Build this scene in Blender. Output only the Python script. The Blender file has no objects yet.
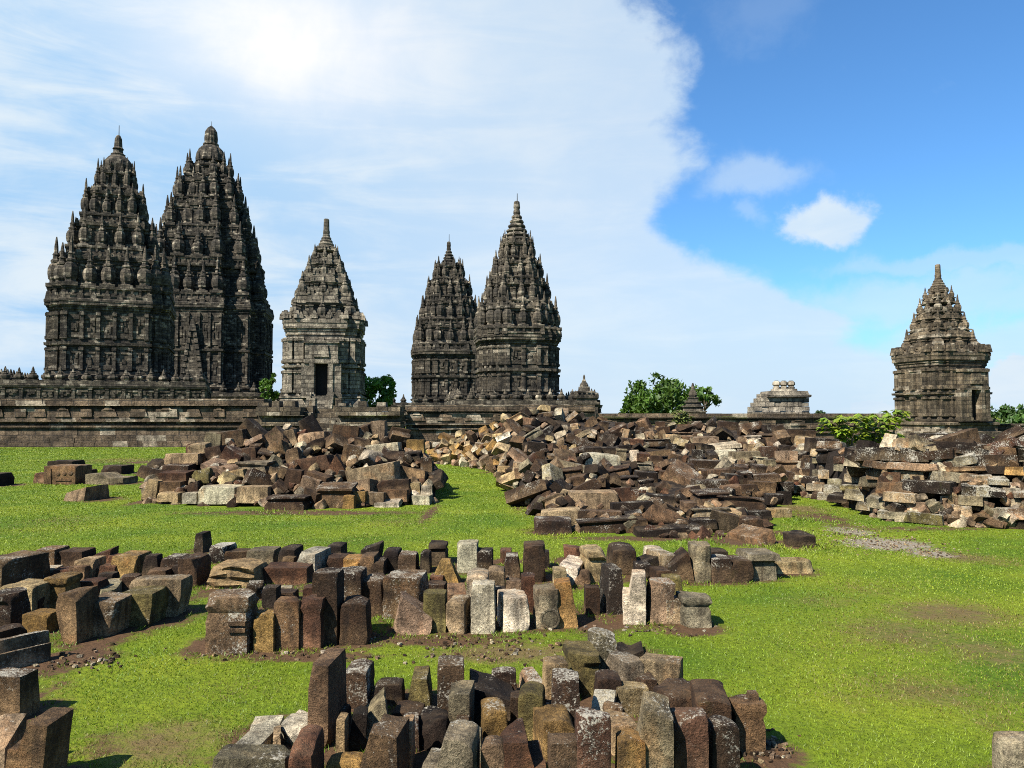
import bpy, math, random
import numpy as np
from mathutils import Vector, Matrix, Euler, noise as mnoise

R = math.radians
SC = bpy.context.scene
COL = SC.collection
rng = random.Random(7)

# ------------------------------------------------------------------ camera, sky, sun, exposure
F = 770.0
CAM_H = 1.65
PITCH = math.atan(31 / F)
cam_d = bpy.data.cameras.new("camera")
cam_d.sensor_width = 36
cam_d.lens = 36 * F / 1024
cam_d.clip_start = 0.05
cam_d.clip_end = 8000
cam = bpy.data.objects.new("camera", cam_d)
cam.location = (0, 0, CAM_H)
cam.rotation_euler = (R(90) + PITCH, 0, 0)
COL.objects.link(cam)
SC.camera = cam

TO_SUN = Vector((-0.72, -0.72, 1.12)).normalized()
SUN_EL = math.asin(TO_SUN.z)
SUN_AZ = math.atan2(TO_SUN.x, TO_SUN.y)
sun_d = bpy.data.lights.new("sun", 'SUN')
sun_d.energy = 5.0
sun_d.angle = R(0.5)
sun_d.color = (1.0, 0.95, 0.86)
sun = bpy.data.objects.new("sun", sun_d)
sun.rotation_euler = TO_SUN.to_track_quat('Z', 'Y').to_euler()
COL.objects.link(sun)

SKY_STRENGTH = 0.05
SC.view_settings.view_transform = 'Standard'
SC.view_settings.look = 'None'
SC.view_settings.exposure = 1.4
SC.cycles.filter_width = 1.0
SC.cycles.use_denoising = False
SC.view_settings.gamma = 1.0
SC.view_settings.use_curve_mapping = False


def ray(px, py):
    cx, cy = (px - 512) / F, -(py - 384) / F
    c, s = math.cos(PITCH), math.sin(PITCH)
    return Vector((cx, c - cy * s, cy * c + s))


def at(px, py, Y):
    r = ray(px, py)
    return Vector((r.x * Y / r.y, Y, CAM_H + r.z * Y / r.y))


def gnd(px, py):
    r = ray(px, py)
    t = CAM_H / -r.z
    return Vector((r.x * t, r.y * t, 0))


def lerp_tab(tab, x):
    if x <= tab[0][0]:
        return tab[0][1]
    for (a, b), (c, d) in zip(tab, tab[1:]):
        if x <= c:
            return b + (d - b) * (x - a) / (c - a)
    return tab[-1][1]


# ---- node helper
class N:
    def __init__(self, tree):
        self.t = tree

    def new(self, kind, **kw):
        n = self.t.nodes.new(kind)
        for k, v in kw.items():
            setattr(n, k, v)
        return n

    def put(self, sock, v):
        if isinstance(v, bpy.types.NodeSocket):
            self.t.links.new(v, sock)
        elif v is not None:
            sock.default_value = v

    def m(self, op, a, b=None, c=None, clamp=False):
        n = self.new('ShaderNodeMath', operation=op)
        n.use_clamp = clamp
        self.put(n.inputs[0], a)
        self.put(n.inputs[1], b)
        self.put(n.inputs[2], c)
        return n.outputs[0]

    def mr(self, v, a, b, c=0.0, d=1.0, smooth=False):
        n = self.new('ShaderNodeMapRange')
        if smooth:
            n.interpolation_type = 'SMOOTHSTEP'
        self.put(n.inputs[0], v)
        for i, x in enumerate((a, b, c, d)):
            self.put(n.inputs[1 + i], x)
        return n.outputs[0]

    def mix(self, f, a, b, mode='MIX'):
        n = self.new('ShaderNodeMix', data_type='RGBA', blend_type=mode)
        n.clamp_factor = True
        self.put(n.inputs[0], f)
        self.put(n.inputs[6], a if isinstance(a, bpy.types.NodeSocket) else (*a, 1)[:4])
        self.put(n.inputs[7], b if isinstance(b, bpy.types.NodeSocket) else (*b, 1)[:4])
        return n.outputs[2]

    def noise(self, vec, scale, detail=4, rough=0.55, dist=0.0):
        n = self.new('ShaderNodeTexNoise')
        self.put(n.inputs['Vector'], vec)
        n.inputs['Scale'].default_value = scale
        n.inputs['Detail'].default_value = detail
        n.inputs['Roughness'].default_value = rough
        n.inputs['Distortion'].default_value = dist
        return n.outputs['Fac']

    def xyz(self, x, y, z):
        n = self.new('ShaderNodeCombineXYZ')
        self.put(n.inputs[0], x)
        self.put(n.inputs[1], y)
        self.put(n.inputs[2], z)
        return n.outputs[0]

    def sep(self, v):
        n = self.new('ShaderNodeSeparateXYZ')
        self.put(n.inputs[0], v)
        return n.outputs

    def grey(self, v):
        n = self.new('ShaderNodeCombineColor')
        for i in range(3):
            self.put(n.inputs[i], v)
        return n.outputs[0]


def world():
    w = bpy.data.worlds.new("World")
    SC.world = w
    w.use_nodes = True
    t = w.node_tree
    t.nodes.clear()
    n = N(t)
    out = n.new('ShaderNodeOutputWorld')
    bg = n.new('ShaderNodeBackground')
    bg.inputs[1].default_value = SKY_STRENGTH
    t.links.new(bg.outputs[0], out.inputs[0])
    sky = n.new('ShaderNodeTexSky', sky_type='NISHITA')
    sky.sun_disc = False
    sky.sun_elevation = SUN_EL
    sky.sun_rotation = SUN_AZ
    sky.air_density = 1.0
    sky.dust_density = 0.6
    sky.ozone_density = 2.0
    tc = n.new('ShaderNodeTexCoord').outputs['Generated']
    x, y, z = n.sep(tc)[:3]
    az = n.m('ARCTAN2', x, y)
    el = n.m('ARCSINE', z)

    def azel(px, py):
        r = ray(px, py).normalized()
        return math.atan2(r.x, r.y), math.asin(r.z)
    v2 = n.xyz(az, n.m('MULTIPLY', el, 1.3), 0.0)
    big = n.noise(v2, 3.2, 7, 0.58, 0.3)
    fine = n.noise(v2, 11.0, 8, 0.6, 0.2)
    streak = n.noise(n.xyz(n.m('MULTIPLY', az, 1.4), n.m('MULTIPLY', el, 7.0), 3.0), 3.0, 6, 0.6, 0.6)
    # edge of the great cloud bank as azimuth against elevation
    edge = [(560, -330), (610, -150), (645, -40), (668, 0), (694, 40), (706, 75), (700, 105), (688, 120), (712, 165), (690, 195), (668, 222), (700, 246), (745, 275),
            (808, 297), (884, 321), (876, 340), (930, 365), (1040, 400)]
    pts = sorted((azel(*p)[::-1] for p in edge))
    ramp = n.new('ShaderNodeValToRGB')
    EMAX = 1.0
    e = ramp.color_ramp.elements
    lo = -0.5
    for i, (ee, aa) in enumerate(pts):
        k = e[i] if i < 2 else e.new(0.5)
        k.position = min(1, max(0, ee / EMAX))
        vv = (aa - lo) / 1.5
        k.color = (vv, vv, vv, 1)
    t.links.new(n.m('DIVIDE', el, EMAX), ramp.inputs[0])
    azb = n.m('MULTIPLY_ADD', n.sep(ramp.outputs[0])[0], 1.5, lo)
    d = n.m('SUBTRACT', azb, az)
    d = n.m('ADD', d, n.m('MULTIPLY', n.m('SUBTRACT', fine, 0.5), 0.16))
    d = n.m('ADD', d, n.m('MULTIPLY', n.m('SUBTRACT', big, 0.5), 0.12))
    bank = n.mr(d, -0.012, 0.05, 0, 1, True)
    bank = n.m('MULTIPLY', bank, n.mr(d, -0.01, 0.6, 0.82, 1.0))
    # fades out to the side of and behind the viewer
    bank = n.m('MULTIPLY', bank, n.mr(az, -1.15, -0.75, 0, 1, True))
    bank = n.m('MULTIPLY', bank, n.mr(el, 0.52, 0.72, 1, 0, True))

    waz = n.m('ADD', az, n.m('MULTIPLY', n.m('SUBTRACT', n.noise(v2, 16.0, 6, 0.6), 0.5), 0.075))
    wel = n.m('ADD', el, n.m('MULTIPLY', n.m('SUBTRACT', n.noise(n.xyz(el, az, 2.0), 16.0, 6, 0.6), 0.5), 0.06))

    def blob(px, py, rx, ry, amp, warp=1.0, g0=.18, g1=.95):
        a0, e0 = azel(px, py)
        da = n.m('DIVIDE', n.m('SUBTRACT', waz, a0), rx / F)
        de = n.m('DIVIDE', n.m('SUBTRACT', wel, e0), ry / F)
        r2 = n.m('ADD', n.m('MULTIPLY', da, da), n.m('MULTIPLY', de, de))
        g = n.m('POWER', 2.718, n.m('MULTIPLY', r2, -1.0))
        g = n.m('ADD', g, n.m('MULTIPLY', n.m('SUBTRACT', fine, 0.5), 1.1 * warp))
        return n.m('MULTIPLY', n.mr(g, g0, g1, 0, 1, True), amp)
    cl = bank
    for b in ((828, 222, 42, 26, .95, .75, .32, .72), (752, 178, 60, 20, .5, 1.1), (1018, 384, 34, 24, 1.0, .7, .3, .6), (872, 410, 36, 13, 1.0, .8, .3, .6), (645, 408, 26, 10, .8, .8, .3, .7), (960, 262, 150, 12, .42, 1.3),
              (935, 300, 190, 26, .5, 1.3), (1000, 345, 160, 26, .6, 1.2), (770, 12, 60, 30, .12, 1.4), (748, 212, 18, 12, .3, .9), (900, 415, 260, 22, .5, .5)):
        cl = n.m('MAXIMUM', cl, blob(*b))
    # thin bluish gaps inside the bank
    gap = n.mr(n.m('ADD', n.m('MULTIPLY', big, 0.5), n.m('MULTIPLY', streak, 0.5)), 0.42, 0.64, 0, 1, True)
    gapw = n.m('MULTIPLY', n.mr(el, 0.30, 0.62, 1.0, 0.75, True), n.mr(az, -0.5, 0.12, 1.0, 0.3, True))
    dens = n.m('SUBTRACT', 1.0, n.m('MULTIPLY', n.m('SUBTRACT', 1.0, gap), gapw))
    thin = n.mix(dens, (3.0, 4.95, 7.2), (5.776, 6.612, 7.296))
    a0, e0 = azel(285, 42)
    da = n.m('DIVIDE', n.m('SUBTRACT', az, a0), 0.17)
    de = n.m('DIVIDE', n.m('SUBTRACT', el, e0), 0.085)
    glow = n.m('POWER', 2.718, n.m('MULTIPLY', n.m('ADD', n.m('MULTIPLY', da, da), n.m('MULTIPLY', de, de)), -1.0))
    glow = n.m('MULTIPLY', glow, n.mr(big, 0.3, 0.7, 0.5, 1.2))
    cloud = n.mix(glow, thin, (8.664, 8.360, 8.132))
    clear = n.mix(1.0, sky.outputs[0], (0.66, 1.13, 1.5), 'MULTIPLY')
    clear = n.mix(n.mr(el, 0.0, 0.17, 0.65, 0.0, True), clear, (3.3, 5.5, 7.5))
    res = n.mix(cl, clear, cloud)
    t.links.new(res, bg.inputs[0])


world()

# ------------------------------------------------------------------ materials


def mat(name):
    m = bpy.data.materials.new(name)
    m.use_nodes = True
    t = m.node_tree
    t.nodes.clear()
    n = N(t)
    o = n.new('ShaderNodeOutputMaterial')
    b = n.new('ShaderNodeBsdfPrincipled')
    b.inputs['Roughness'].default_value = 0.92
    b.inputs['Specular IOR Level'].default_value = 0.15
    t.links.new(b.outputs[0], o.inputs[0])
    return m, n, b, o


def bump(n, b, h, strength, dist):
    bp = n.new('ShaderNodeBump')
    bp.inputs['Strength'].default_value = strength
    bp.inputs['Distance'].default_value = dist
    n.put(bp.inputs['Height'], h)
    n.put(b.inputs['Normal'], bp.outputs[0])


def stone_material():
    m, n, b, o = mat("weathered_stone")
    geo = n.new('ShaderNodeNewGeometry')
    pos = geo.outputs['Position']
    nz = n.sep(geo.outputs['Normal'])[2]
    at_ = n.new('ShaderNodeAttribute', attribute_name='Col')
    col, lich = at_.outputs['Color'], at_.outputs['Alpha']
    n1 = n.noise(pos, 5.0, 6, 0.6, 0.4)
    n2 = n.noise(pos, 45.0, 5, 0.7)
    n3 = n.noise(pos, 160.0, 3, 0.7)
    px, py, pz = n.sep(pos)[:3]
    st = n.noise(n.xyz(n.m('MULTIPLY', px, 16), n.m('MULTIPLY', py, 16), n.m('MULTIPLY', pz, 2.2)), 1.0, 4, 0.6)
    c = n.mix(1.0, col, n.grey(n.mr(n1, 0.3, 0.7, 0.35, 1.5)), 'MULTIPLY')
    c = n.mix(1.0, c, n.grey(n.mr(n2, 0.3, 0.7, 0.4, 1.5)), 'MULTIPLY')
    c = n.mix(1.0, c, n.grey(n.mr(n3, 0.3, 0.7, 0.5, 1.45)), 'MULTIPLY')
    c = n.mix(n.mr(st, 0.48, 0.68, 0, 0.65), c, (0.016, 0.011, 0.008))
    # warm iron stains
    n4 = n.noise(pos, 2.7, 5, 0.65, 0.8)
    c = n.mix(n.mr(n4, 0.55, 0.75, 0, 0.5), c, n.mix(1.0, c, (1.5, 0.95, 0.55), 'MULTIPLY'))
    # moss film
    n5 = n.noise(pos, 3.6, 6, 0.7)
    c = n.mix(n.mr(n5, 0.62, 0.78, 0, 0.5), c, (0.05, 0.052, 0.013))
    # pale lichen speckles and blooms
    l1 = n.noise(pos, 55.0, 6, 0.8)
    l2 = n.noise(pos, 4.5, 3, 0.5)
    lm = n.m('ADD', l1, n.m('MULTIPLY', n.m('SUBTRACT', l2, 0.5), 0.55))
    lm = n.m('ADD', lm, n.m('MULTIPLY', n.m('SUBTRACT', lich, 0.5), 0.24))
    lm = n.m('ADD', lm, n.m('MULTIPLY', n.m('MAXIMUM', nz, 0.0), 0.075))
    c = n.mix(n.m('MULTIPLY', n.mr(nz, 0.4, 0.95), n.mr(n1, 0.42, 0.62, 0, 0.35)), c, n.mix(1.0, n.mix(0.4, c, (0.15, 0.11, 0.065)), (1.25, 1.2, 1.1), 'MULTIPLY'))  # tan dust on upward faces, also working the sunlit tops into the colour
    c = n.mix(n.mr(lm, 0.64, 0.70, 0, 0.9), c, (0.34, 0.31, 0.245))
    n.put(b.inputs['Base Color'], c)
    h = n.m('ADD', n.m('MULTIPLY', n2, 0.6), n.m('MULTIPLY', n3, 0.4))
    h = n.m('ADD', h, n.m('MULTIPLY', n1, 0.9))
    bump(n, b, h, 1.0, 0.035)
    return m


def masonry_material(name, c1, c2, stain, pale=0.15, bw=0.62, bh=0.3, dark=0.5):
    m, n, b, o = mat(name)
    pos = n.new('ShaderNodeNewGeometry').outputs['Position']
    px, py, pz = n.sep(pos)[:3]
    u = n.m('ADD', px, py)
    br = n.new('ShaderNodeTexBrick')
    n.put(br.inputs['Vector'], n.xyz(u, pz, 0.0))
    br.inputs['Color1'].default_value = (*c1, 1)
    br.inputs['Color2'].default_value = (*c2, 1)
    br.inputs['Mortar'].default_value = (0.05, 0.043, 0.035, 1)
    br.inputs['Scale'].default_value = 1.0
    br.inputs['Mortar Size'].default_value = 0.016
    br.inputs['Mortar Smooth'].default_value = 0.3
    br.inputs['Bias'].default_value = 0.0
    br.inputs['Brick Width'].default_value = bw
    br.inputs['Row Height'].default_value = bh
    c = br.outputs['Color']
    n1 = n.noise(pos, 0.55, 6, 0.65, 0.4)
    n2 = n.noise(pos, 3.2, 5, 0.7)
    n3 = n.noise(pos, 11.0, 4, 0.7)
    cell = n.new('ShaderNodeTexWhiteNoise', noise_dimensions='2D')
    row = n.m('FLOOR', n.m('DIVIDE', pz, bh))
    cu = n.m('FLOOR', n.m('ADD', n.m('DIVIDE', u, bw * 1.03), n.m('MULTIPLY', row, 0.37)))
    n.put(cell.inputs['Vector'], n.xyz(cu, row, 0.0))
    rnd = cell.outputs['Value']
    c = n.mix(1.0, c, n.grey(n.mr(rnd, 0, 1, 0.5, 1.5)), 'MULTIPLY')
    c = n.mix(n.mr(rnd, 1 - pale, 1 - pale + 0.02, 0, 0.75), c, (0.26, 0.22, 0.16))
    c = n.mix(n.mr(n1, 0.42, 0.62, 0, dark), c, stain)
    c = n.mix(1.0, c, n.grey(n.mr(n2, 0.3, 0.7, 0.3, 1.7)), 'MULTIPLY')
    vs = n.noise(n.xyz(n.m('MULTIPLY', u, 2.2), n.m('MULTIPLY', pz, 0.25), 0), 1.0, 5, 0.6)
    c = n.mix(n.mr(vs, 0.5, 0.66, 0, 0.6), c, stain)
    c = n.mix(n.mr(n3, 0.66, 0.74, 0, 0.55), c, (0.22, 0.205, 0.175))
    n.put(b.inputs['Base Color'], c)
    h = n.m('SUBTRACT', n.m('MULTIPLY', n2, 0.8), n.m('MULTIPLY', br.outputs['Fac'], 0.5))
    h = n.m('ADD', h, n.m('MULTIPLY', n3, 0.4))
    h = n.m('ADD', h, n.m('MULTIPLY', rnd, 0.3))
    bump(n, b, h, 0.9, 0.12)
    return m


M_STONE = stone_material()
M_TEMPLE = masonry_material("dark_andesite", (0.0673, 0.0561, 0.0395), (0.1059, 0.0859, 0.0601), (0.0127, 0.0116, 0.0105), 0.13, dark=0.7)
M_SHIVA = masonry_material("black_andesite", (0.0512, 0.0427, 0.0315), (0.0803, 0.0656, 0.0466), (0.0112, 0.0105, 0.0097), 0.09, dark=0.7)
M_PALE = masonry_material("restored_andesite", (0.1801, 0.1513, 0.1116), (0.2592, 0.2161, 0.1585), (0.0203, 0.0180, 0.0153), 0.34, dark=0.5)
M_BROWN = masonry_material("brown_andesite", (0.0856, 0.0656, 0.0417), (0.1236, 0.0942, 0.0590), (0.0188, 0.0159, 0.0125), 0.1, dark=0.6)
M_ROOF = masonry_material("dark_roof_andesite", (.10, .085, .062), (.165, .14, .10), (.02, .018, .015), .06, dark=.6)
M_WALL = masonry_material("wall_andesite", (0.0837, 0.0601, 0.0376), (0.1230, 0.0860, 0.0534), (0.0176, 0.0142, 0.0113), 0.1, 0.75, 0.3, dark=0.6)


def simple(name, c, rough=0.9):
    m, n, b, o = mat(name)
    pos = n.new('ShaderNodeNewGeometry').outputs['Position']
    v = n.noise(pos, 6.0, 5, 0.65)
    n.put(b.inputs['Base Color'], n.mix(1.0, c, n.grey(n.mr(v, 0.25, 0.75, 0.6, 1.35)), 'MULTIPLY'))
    b.inputs['Roughness'].default_value = rough
    return m


M_DOOR_SHADE = simple("doorway_shade", (0.012, 0.011, 0.010))
M_IRON = simple("iron_rod", (0.06, 0.06, 0.06), 0.5)
M_BARK = simple("bark", (0.10, 0.075, 0.05))


def leaf_material(name):
    m, n, b, o = mat(name)
    a = n.new('ShaderNodeAttribute', attribute_name='Col').outputs['Color']
    n.put(b.inputs['Base Color'], a)
    b.inputs['Roughness'].default_value = 0.55
    b.inputs['Specular IOR Level'].default_value = 0.3
    tr = n.new('ShaderNodeBsdfTranslucent')
    n.put(tr.inputs[0], n.mix(1.0, a, (1.3, 1.5, 0.5), 'MULTIPLY'))
    mx = n.new('ShaderNodeMixShader')
    mx.inputs[0].default_value = 0.22
    n.t.links.new(b.outputs[0], mx.inputs[1])
    n.t.links.new(tr.outputs[0], mx.inputs[2])
    n.t.links.new(mx.outputs[0], o.inputs[0])
    return m


M_LEAF = leaf_material("leaves")
M_GRASS = leaf_material("grass_blades")


def ground_material():
    m, n, b, o = mat("lawn_and_earth")
    pos = n.new('ShaderNodeNewGeometry').outputs['Position']
    at_ = n.new('ShaderNodeAttribute', attribute_name='Col').outputs['Color']
    sr, sg, sb = n.sep(at_)[:3]
    n1 = n.noise(pos, 0.7, 5, 0.6)
    n2 = n.noise(pos, 28.0, 5, 0.7)
    n3 = n.noise(pos, 6.0, 5, 0.65)
    g = n.mix(n.mr(n1, 0.35, 0.65), (0.05, 0.09, 0.003), (0.12, 0.145, 0.007))
    g = n.mix(1.0, g, n.grey(n.mr(n2, 0.3, 0.7, 0.55, 1.3)), 'MULTIPLY')
    dry = n.mix(n2, (0.05, 0.035, 0.012), (0.13, 0.095, 0.036))
    edge = n.m('ADD', n.m('MULTIPLY', n.m('SUBTRACT', n3, 0.5), 1.0), n.m('MULTIPLY', n.m('SUBTRACT', n2, 0.5), 0.9))
    c = n.mix(n.mr(n.m('ADD', sg, edge), 0.3, 0.8), g, dry)
    dirt = n.mix(n2, (0.022, 0.012, 0.006), (0.10, 0.055, 0.027))
    c = n.mix(n.mr(n.m('ADD', sr, n.m('MULTIPLY', edge, 1.0)), 0.3, 0.6), c, dirt)
    grv = n.mix(n.noise(pos, 60.0, 4, 0.8), (0.07, 0.055, 0.038), (0.26, 0.225, 0.17))
    c = n.mix(n.mr(n.m('ADD', sb, edge), 0.35, 0.6), c, grv)
    n.put(b.inputs['Base Color'], c)
    bump(n, b, n.m('ADD', n2, n3), 0.8, 0.03)
    return m


M_GROUND = ground_material()

# ------------------------------------------------------------------ mesh helpers


class MB:
    def __init__(self):
        self.v, self.f, self.c = [], [], []

    def add(self, vs, fs, col=None):
        o = len(self.v)
        self.v += [tuple(p) for p in vs]
        self.f += [tuple(i + o for i in q) for q in fs]
        if col is not None:
            self.c += [col] * len(vs)

    def box(self, c, h, ang=0.0, taper=1.0):
        ca, sa = math.cos(ang), math.sin(ang)
        vs = []
        for z, k in ((-1, 1.0), (1, taper)):
            for x, y in ((-1, -1), (1, -1), (1, 1), (-1, 1)):
                lx, ly = x * h[0] * k, y * h[1] * k
                vs.append((c[0] + lx * ca - ly * sa, c[1] + lx * sa + ly * ca, c[2] + z * h[2]))
        self.add(vs, [(3, 2, 1, 0), (4, 5, 6, 7), (0, 1, 5, 4), (1, 2, 6, 5), (2, 3, 7, 6), (3, 0, 4, 7)])

    def loft(self, rings, cap=True):
        vs, fs = [], []
        n = len(rings[0])
        for r in rings:
            vs += r
        for k in range(len(rings) - 1):
            for i in range(n):
                j = (i + 1) % n
                fs.append((k * n + i, k * n + j, (k + 1) * n + j, (k + 1) * n + i))
        if cap:
            fs.append(tuple(range(n))[::-1])
            fs.append(tuple((len(rings) - 1) * n + i for i in range(n)))
        self.add(vs, fs)

    def lathe(self, c, prof, seg=12, rib=0.0, sx=1.0, sy=1.0):
        rings = []
        for r, z in prof:
            ring = []
            for i in range(seg):
                a = 2 * math.pi * i / seg
                k = r * (1 - (rib if i % 2 else 0))
                ring.append((c[0] + k * math.cos(a) * sx, c[1] + k * math.sin(a) * sy, c[2] + z))
            rings.append(ring)
        self.loft(rings)

    def build(self, name, m, parent=None, smooth=None):
        me = bpy.data.meshes.new(name)
        me.from_pydata(self.v, [], self.f)
        if self.c:
            a = me.color_attributes.new('Col', 'FLOAT_COLOR', 'POINT')
            a.data.foreach_set('color', np.array(self.c, dtype=np.float32).ravel())
        me.materials.append(m)
        if smooth:
            me.shade_smooth()
            me.set_sharp_from_angle(angle=R(smooth))
        o = bpy.data.objects.new(name, me)
        o.parent = parent
        COL.objects.link(o)
        return o


def tag(o, label=None, cat=None, group=None, kind=None):
    if label:
        o['label'] = label
    if cat:
        o['category'] = cat
    if group:
        o['group'] = group
    if kind:
        o['kind'] = kind
    return o


def empty(name, loc):
    o = bpy.data.objects.new(name, None)
    o.location = loc
    o.empty_display_size = 0.3
    COL.objects.link(o)
    return o


# ------------------------------------------------------------------ temples
def plan(a, w, p, s=0.0, w2=0.0, p2=0.0):
    """square of half-side a with a projection (half width w, depth p) on each side, offset outward by s"""
    a += s
    if p <= 0:
        return [(a, -a), (a, a), (-a, a), (-a, -a)]
    w += s
    e = a + p
    if p2 > 0:
        w2 += s
        e2 = e + p2
        q = [(e2, -w2), (e2, w2), (e, w2), (e, w), (a, w), (a, a), (w, a), (w, e), (w2, e)]
    else:
        q = [(e, -w), (e, w), (a, w), (a, a), (w, a)]
    pts = []
    for k in range(4):
        for x, y in q:
            for _ in range(k):
                x, y = -y, x
            pts.append((x, y))
    return pts


class Pl:
    def __init__(self, a, w=0, p=0, w2=0, p2=0):
        self.k = (a, w, p, w2, p2)

    def __call__(self, s=0.0):
        a, w, p, w2, p2 = self.k
        return plan(a, w, p, s, w2, p2)

    def segs(self, s=0.0):
        q = self(s)
        return [(q[i], q[(i + 1) % len(q)]) for i in range(len(q))]


def stack(mb, pl, prof):
    mb.loft([[(x, y, z) for x, y in pl(s)] for z, s in prof])


def outward(a, b):
    dx, dy = b[0] - a[0], b[1] - a[1]
    L = math.hypot(dx, dy)
    return dx / L, dy / L, dy / L, -dx / L, L


def decor(mb, pl, s, z0, z1, pil=0.34, gap=1.5, proud=0.27, relief=True, rr=None):
    """pilasters with capitals, recessed panels with carved relief lumps on every wall face"""
    rr = rr or rng
    for a, b in pl.segs(s):
        tx, ty, nx, ny, L = outward(a, b)
        ang = math.atan2(ty, tx)
        if L < pil * 1.6:
            continue
        n = max(1, round((L - pil) / gap))
        st = (L - pil) / n
        h = z1 - z0
        for i in range(n + 1):
            t = pil / 2 + st * i
            cx, cy = a[0] + tx * t, a[1] + ty * t
            mb.box((cx + nx * proud * .4, cy + ny * proud * .4, (z0 + z1) / 2), (pil / 2, proud * .62, h / 2), ang)
            for zz in (z0 + h * .08, z1 - h * .08):
                mb.box((cx + nx * proud * .5, cy + ny * proud * .5, zz), (pil * .62, proud * .8, h * .055), ang)
        if relief:
            for i in range(n):
                t = pil / 2 + st * (i + .5)
                pw = st - pil
                if pw < .3:
                    continue
                cx, cy = a[0] + tx * t, a[1] + ty * t
                mb.box((cx + nx * .02, cy + ny * .02, z0 + h * .16), (pw * .46, .07, h * .09), ang)
                mb.box((cx + nx * .02, cy + ny * .02, z1 - h * .2), (pw * .44, .06, h * .07), ang)
                for _ in range(4):
                    u, v = rr.uniform(-.3, .3) * pw, rr.uniform(.28, .7) * h
                    mb.box((cx + tx * u + nx * .03, cy + ty * u + ny * .03, z0 + v), (pw * rr.uniform(.07, .16), rr.uniform(.05, .11), h * rr.uniform(.06, .15)), ang)


def antefixes(mb, pl, s, z, size, gap, rr=None):
    rr = rr or rng
    for a, b in pl.segs(s):
        tx, ty, nx, ny, L = outward(a, b)
        ang = math.atan2(ty, tx)
        n = max(1, int(L / gap))
        for i in range(n):
            t = L * (i + .5) / n
            k = size * rr.uniform(.8, 1.15)
            c = (a[0] + tx * t - nx * size * .3, a[1] + ty * t - ny * size * .3)
            mb.box((c[0], c[1], z + k * .4), (k * .48, k * .26, k * .4), ang, 0.82)
            mb.box((c[0], c[1], z + k * .98), (k * .26, k * .2, k * .2), ang, 0.5)
    for x, y in pl(s - size * .4):
        mb.box((x, y, z + size * .6), (size * .42, size * .42, size * .6), 0, .55)


FINIAL = [(.5, 0), (.5, .1), (.38, .12), (.38, .17), (.47, .22), (.52, .36), (.5, .5), (.4, .6), (.28, .65), (.34, .68), (.34, .73), (.22, .77), (.2, .86), (.25, .88), (.15, .95), (.13, 1.12), (.09, 1.25), (.04, 1.38)]


def finial_mesh(m):
    mb = MB()
    mb.lathe((0, 0, 0), FINIAL, 14, .13)
    mb.box((0, 0, .03), (.53, .53, .05))
    me_o = mb.build("finial", m)
    me = me_o.data
    bpy.data.objects.remove(me_o)
    return me


_fin = {}


def finial(parent, m, loc, w, h):
    if m.name not in _fin:
        _fin[m.name] = finial_mesh(m)
    o = bpy.data.objects.new("finial", _fin[m.name])
    o.parent = parent
    o.location = loc
    o.scale = (w * rng.uniform(.94, 1.05), w * rng.uniform(.94, 1.05), h / 1.38 * rng.uniform(.9, 1.06))
    o.rotation_euler = (0, 0, rng.choice((0, R(90), R(180))))
    COL.objects.link(o)
    return o


def ring_points(pl, s, gap, skip_north=True, corner=True):
    out = []
    for a, b in pl.segs(s):
        tx, ty, nx, ny, L = outward(a, b)
        if skip_north and ny > .5:
            continue
        n = max(1, round(L / gap)) if L > gap * .75 else 0
        if corner:
            out.append((a[0], a[1], 1))
            for i in range(1, n):
                out.append((a[0] + tx * L * i / n, a[1] + ty * L * i / n, 0))
        else:
            for i in range(n):
                t = L * (i + .5) / n
                out.append((a[0] + tx * t, a[1] + ty * t, 0))
    res = []
    for q in out:
        if all(math.hypot(q[0] - r[0], q[1] - r[1]) > gap * .62 for r in res):
            res.append(q)
    return res


BASE_PROF = [(0, .55), (.10, .55), (.12, .42), (.24, .42), (.27, .28), (.42, .2), (.45, .05), (.62, .05), (.66, .22), (.8, .3), (.83, .12), (1, .12)]
CORN_PROF = [(0, 0), (.12, .1), (.14, .22), (.3, .22), (.33, .38), (.45, .38), (.48, .62), (.72, .62), (.74, .7), (.92, .7), (1, .55)]


def prof(z0, z1, base, k=1.0):
    return [(z0 + (z1 - z0) * t, s * k) for t, s in base]


def roof_tier(root, m, pl, z0, z1, fw, fh, gap, decor_gap=1.2, ledge=.26, want_finials=True):
    """one storey of a stepped roof: a dado with mouldings, a drum set back behind it, finials standing on the ledge"""
    mb = MB()
    h = z1 - z0
    zl = z0 + h * ledge
    stack(mb, pl, [(z0, 0), (z0 + h * .05, .1), (z0 + h * .08, .1), (z0 + h * .09, -.06), (zl - h * .07, -.06), (zl - h * .06, .1), (zl - h * .01, .12), (zl, .02)])
    decor(mb, pl, -.06, z0 + h * .09, zl - h * .07, .22, decor_gap * .7, .1, False)
    inner = -fw * .95
    stack(mb, pl, [(zl, inner), (z1 - h * .24, inner), (z1 - h * .22, inner + .12), (z1 - h * .15, inner + .12), (z1 - h * .14, inner + .26), (z1 - h * .06, inner + .3), (z1 - h * .04, inner + .14), (z1 + .02, inner + .1)])
    decor(mb, pl, inner, zl, z1 - h * .24, .24, decor_gap, .14, False)
    antefixes(mb, pl, inner + .3, z1 - h * .06, min(.5, h * .14), decor_gap * .75)
    t = mb.build("roof_tier", m, root)
    if want_finials:
        for x, y, k in ring_points(pl, -fw * .5, gap * 1.12):
            finial(t, m, (x, y, zl - .01), fw * (1.22 if k else 1.08), fh * (1.62 if k else 1.4))
    return t


def scaled(pl, a):
    k = a / (pl.k[0] + pl.k[2] + pl.k[4])
    return Pl(*[q * k for q in pl.k])


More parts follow.
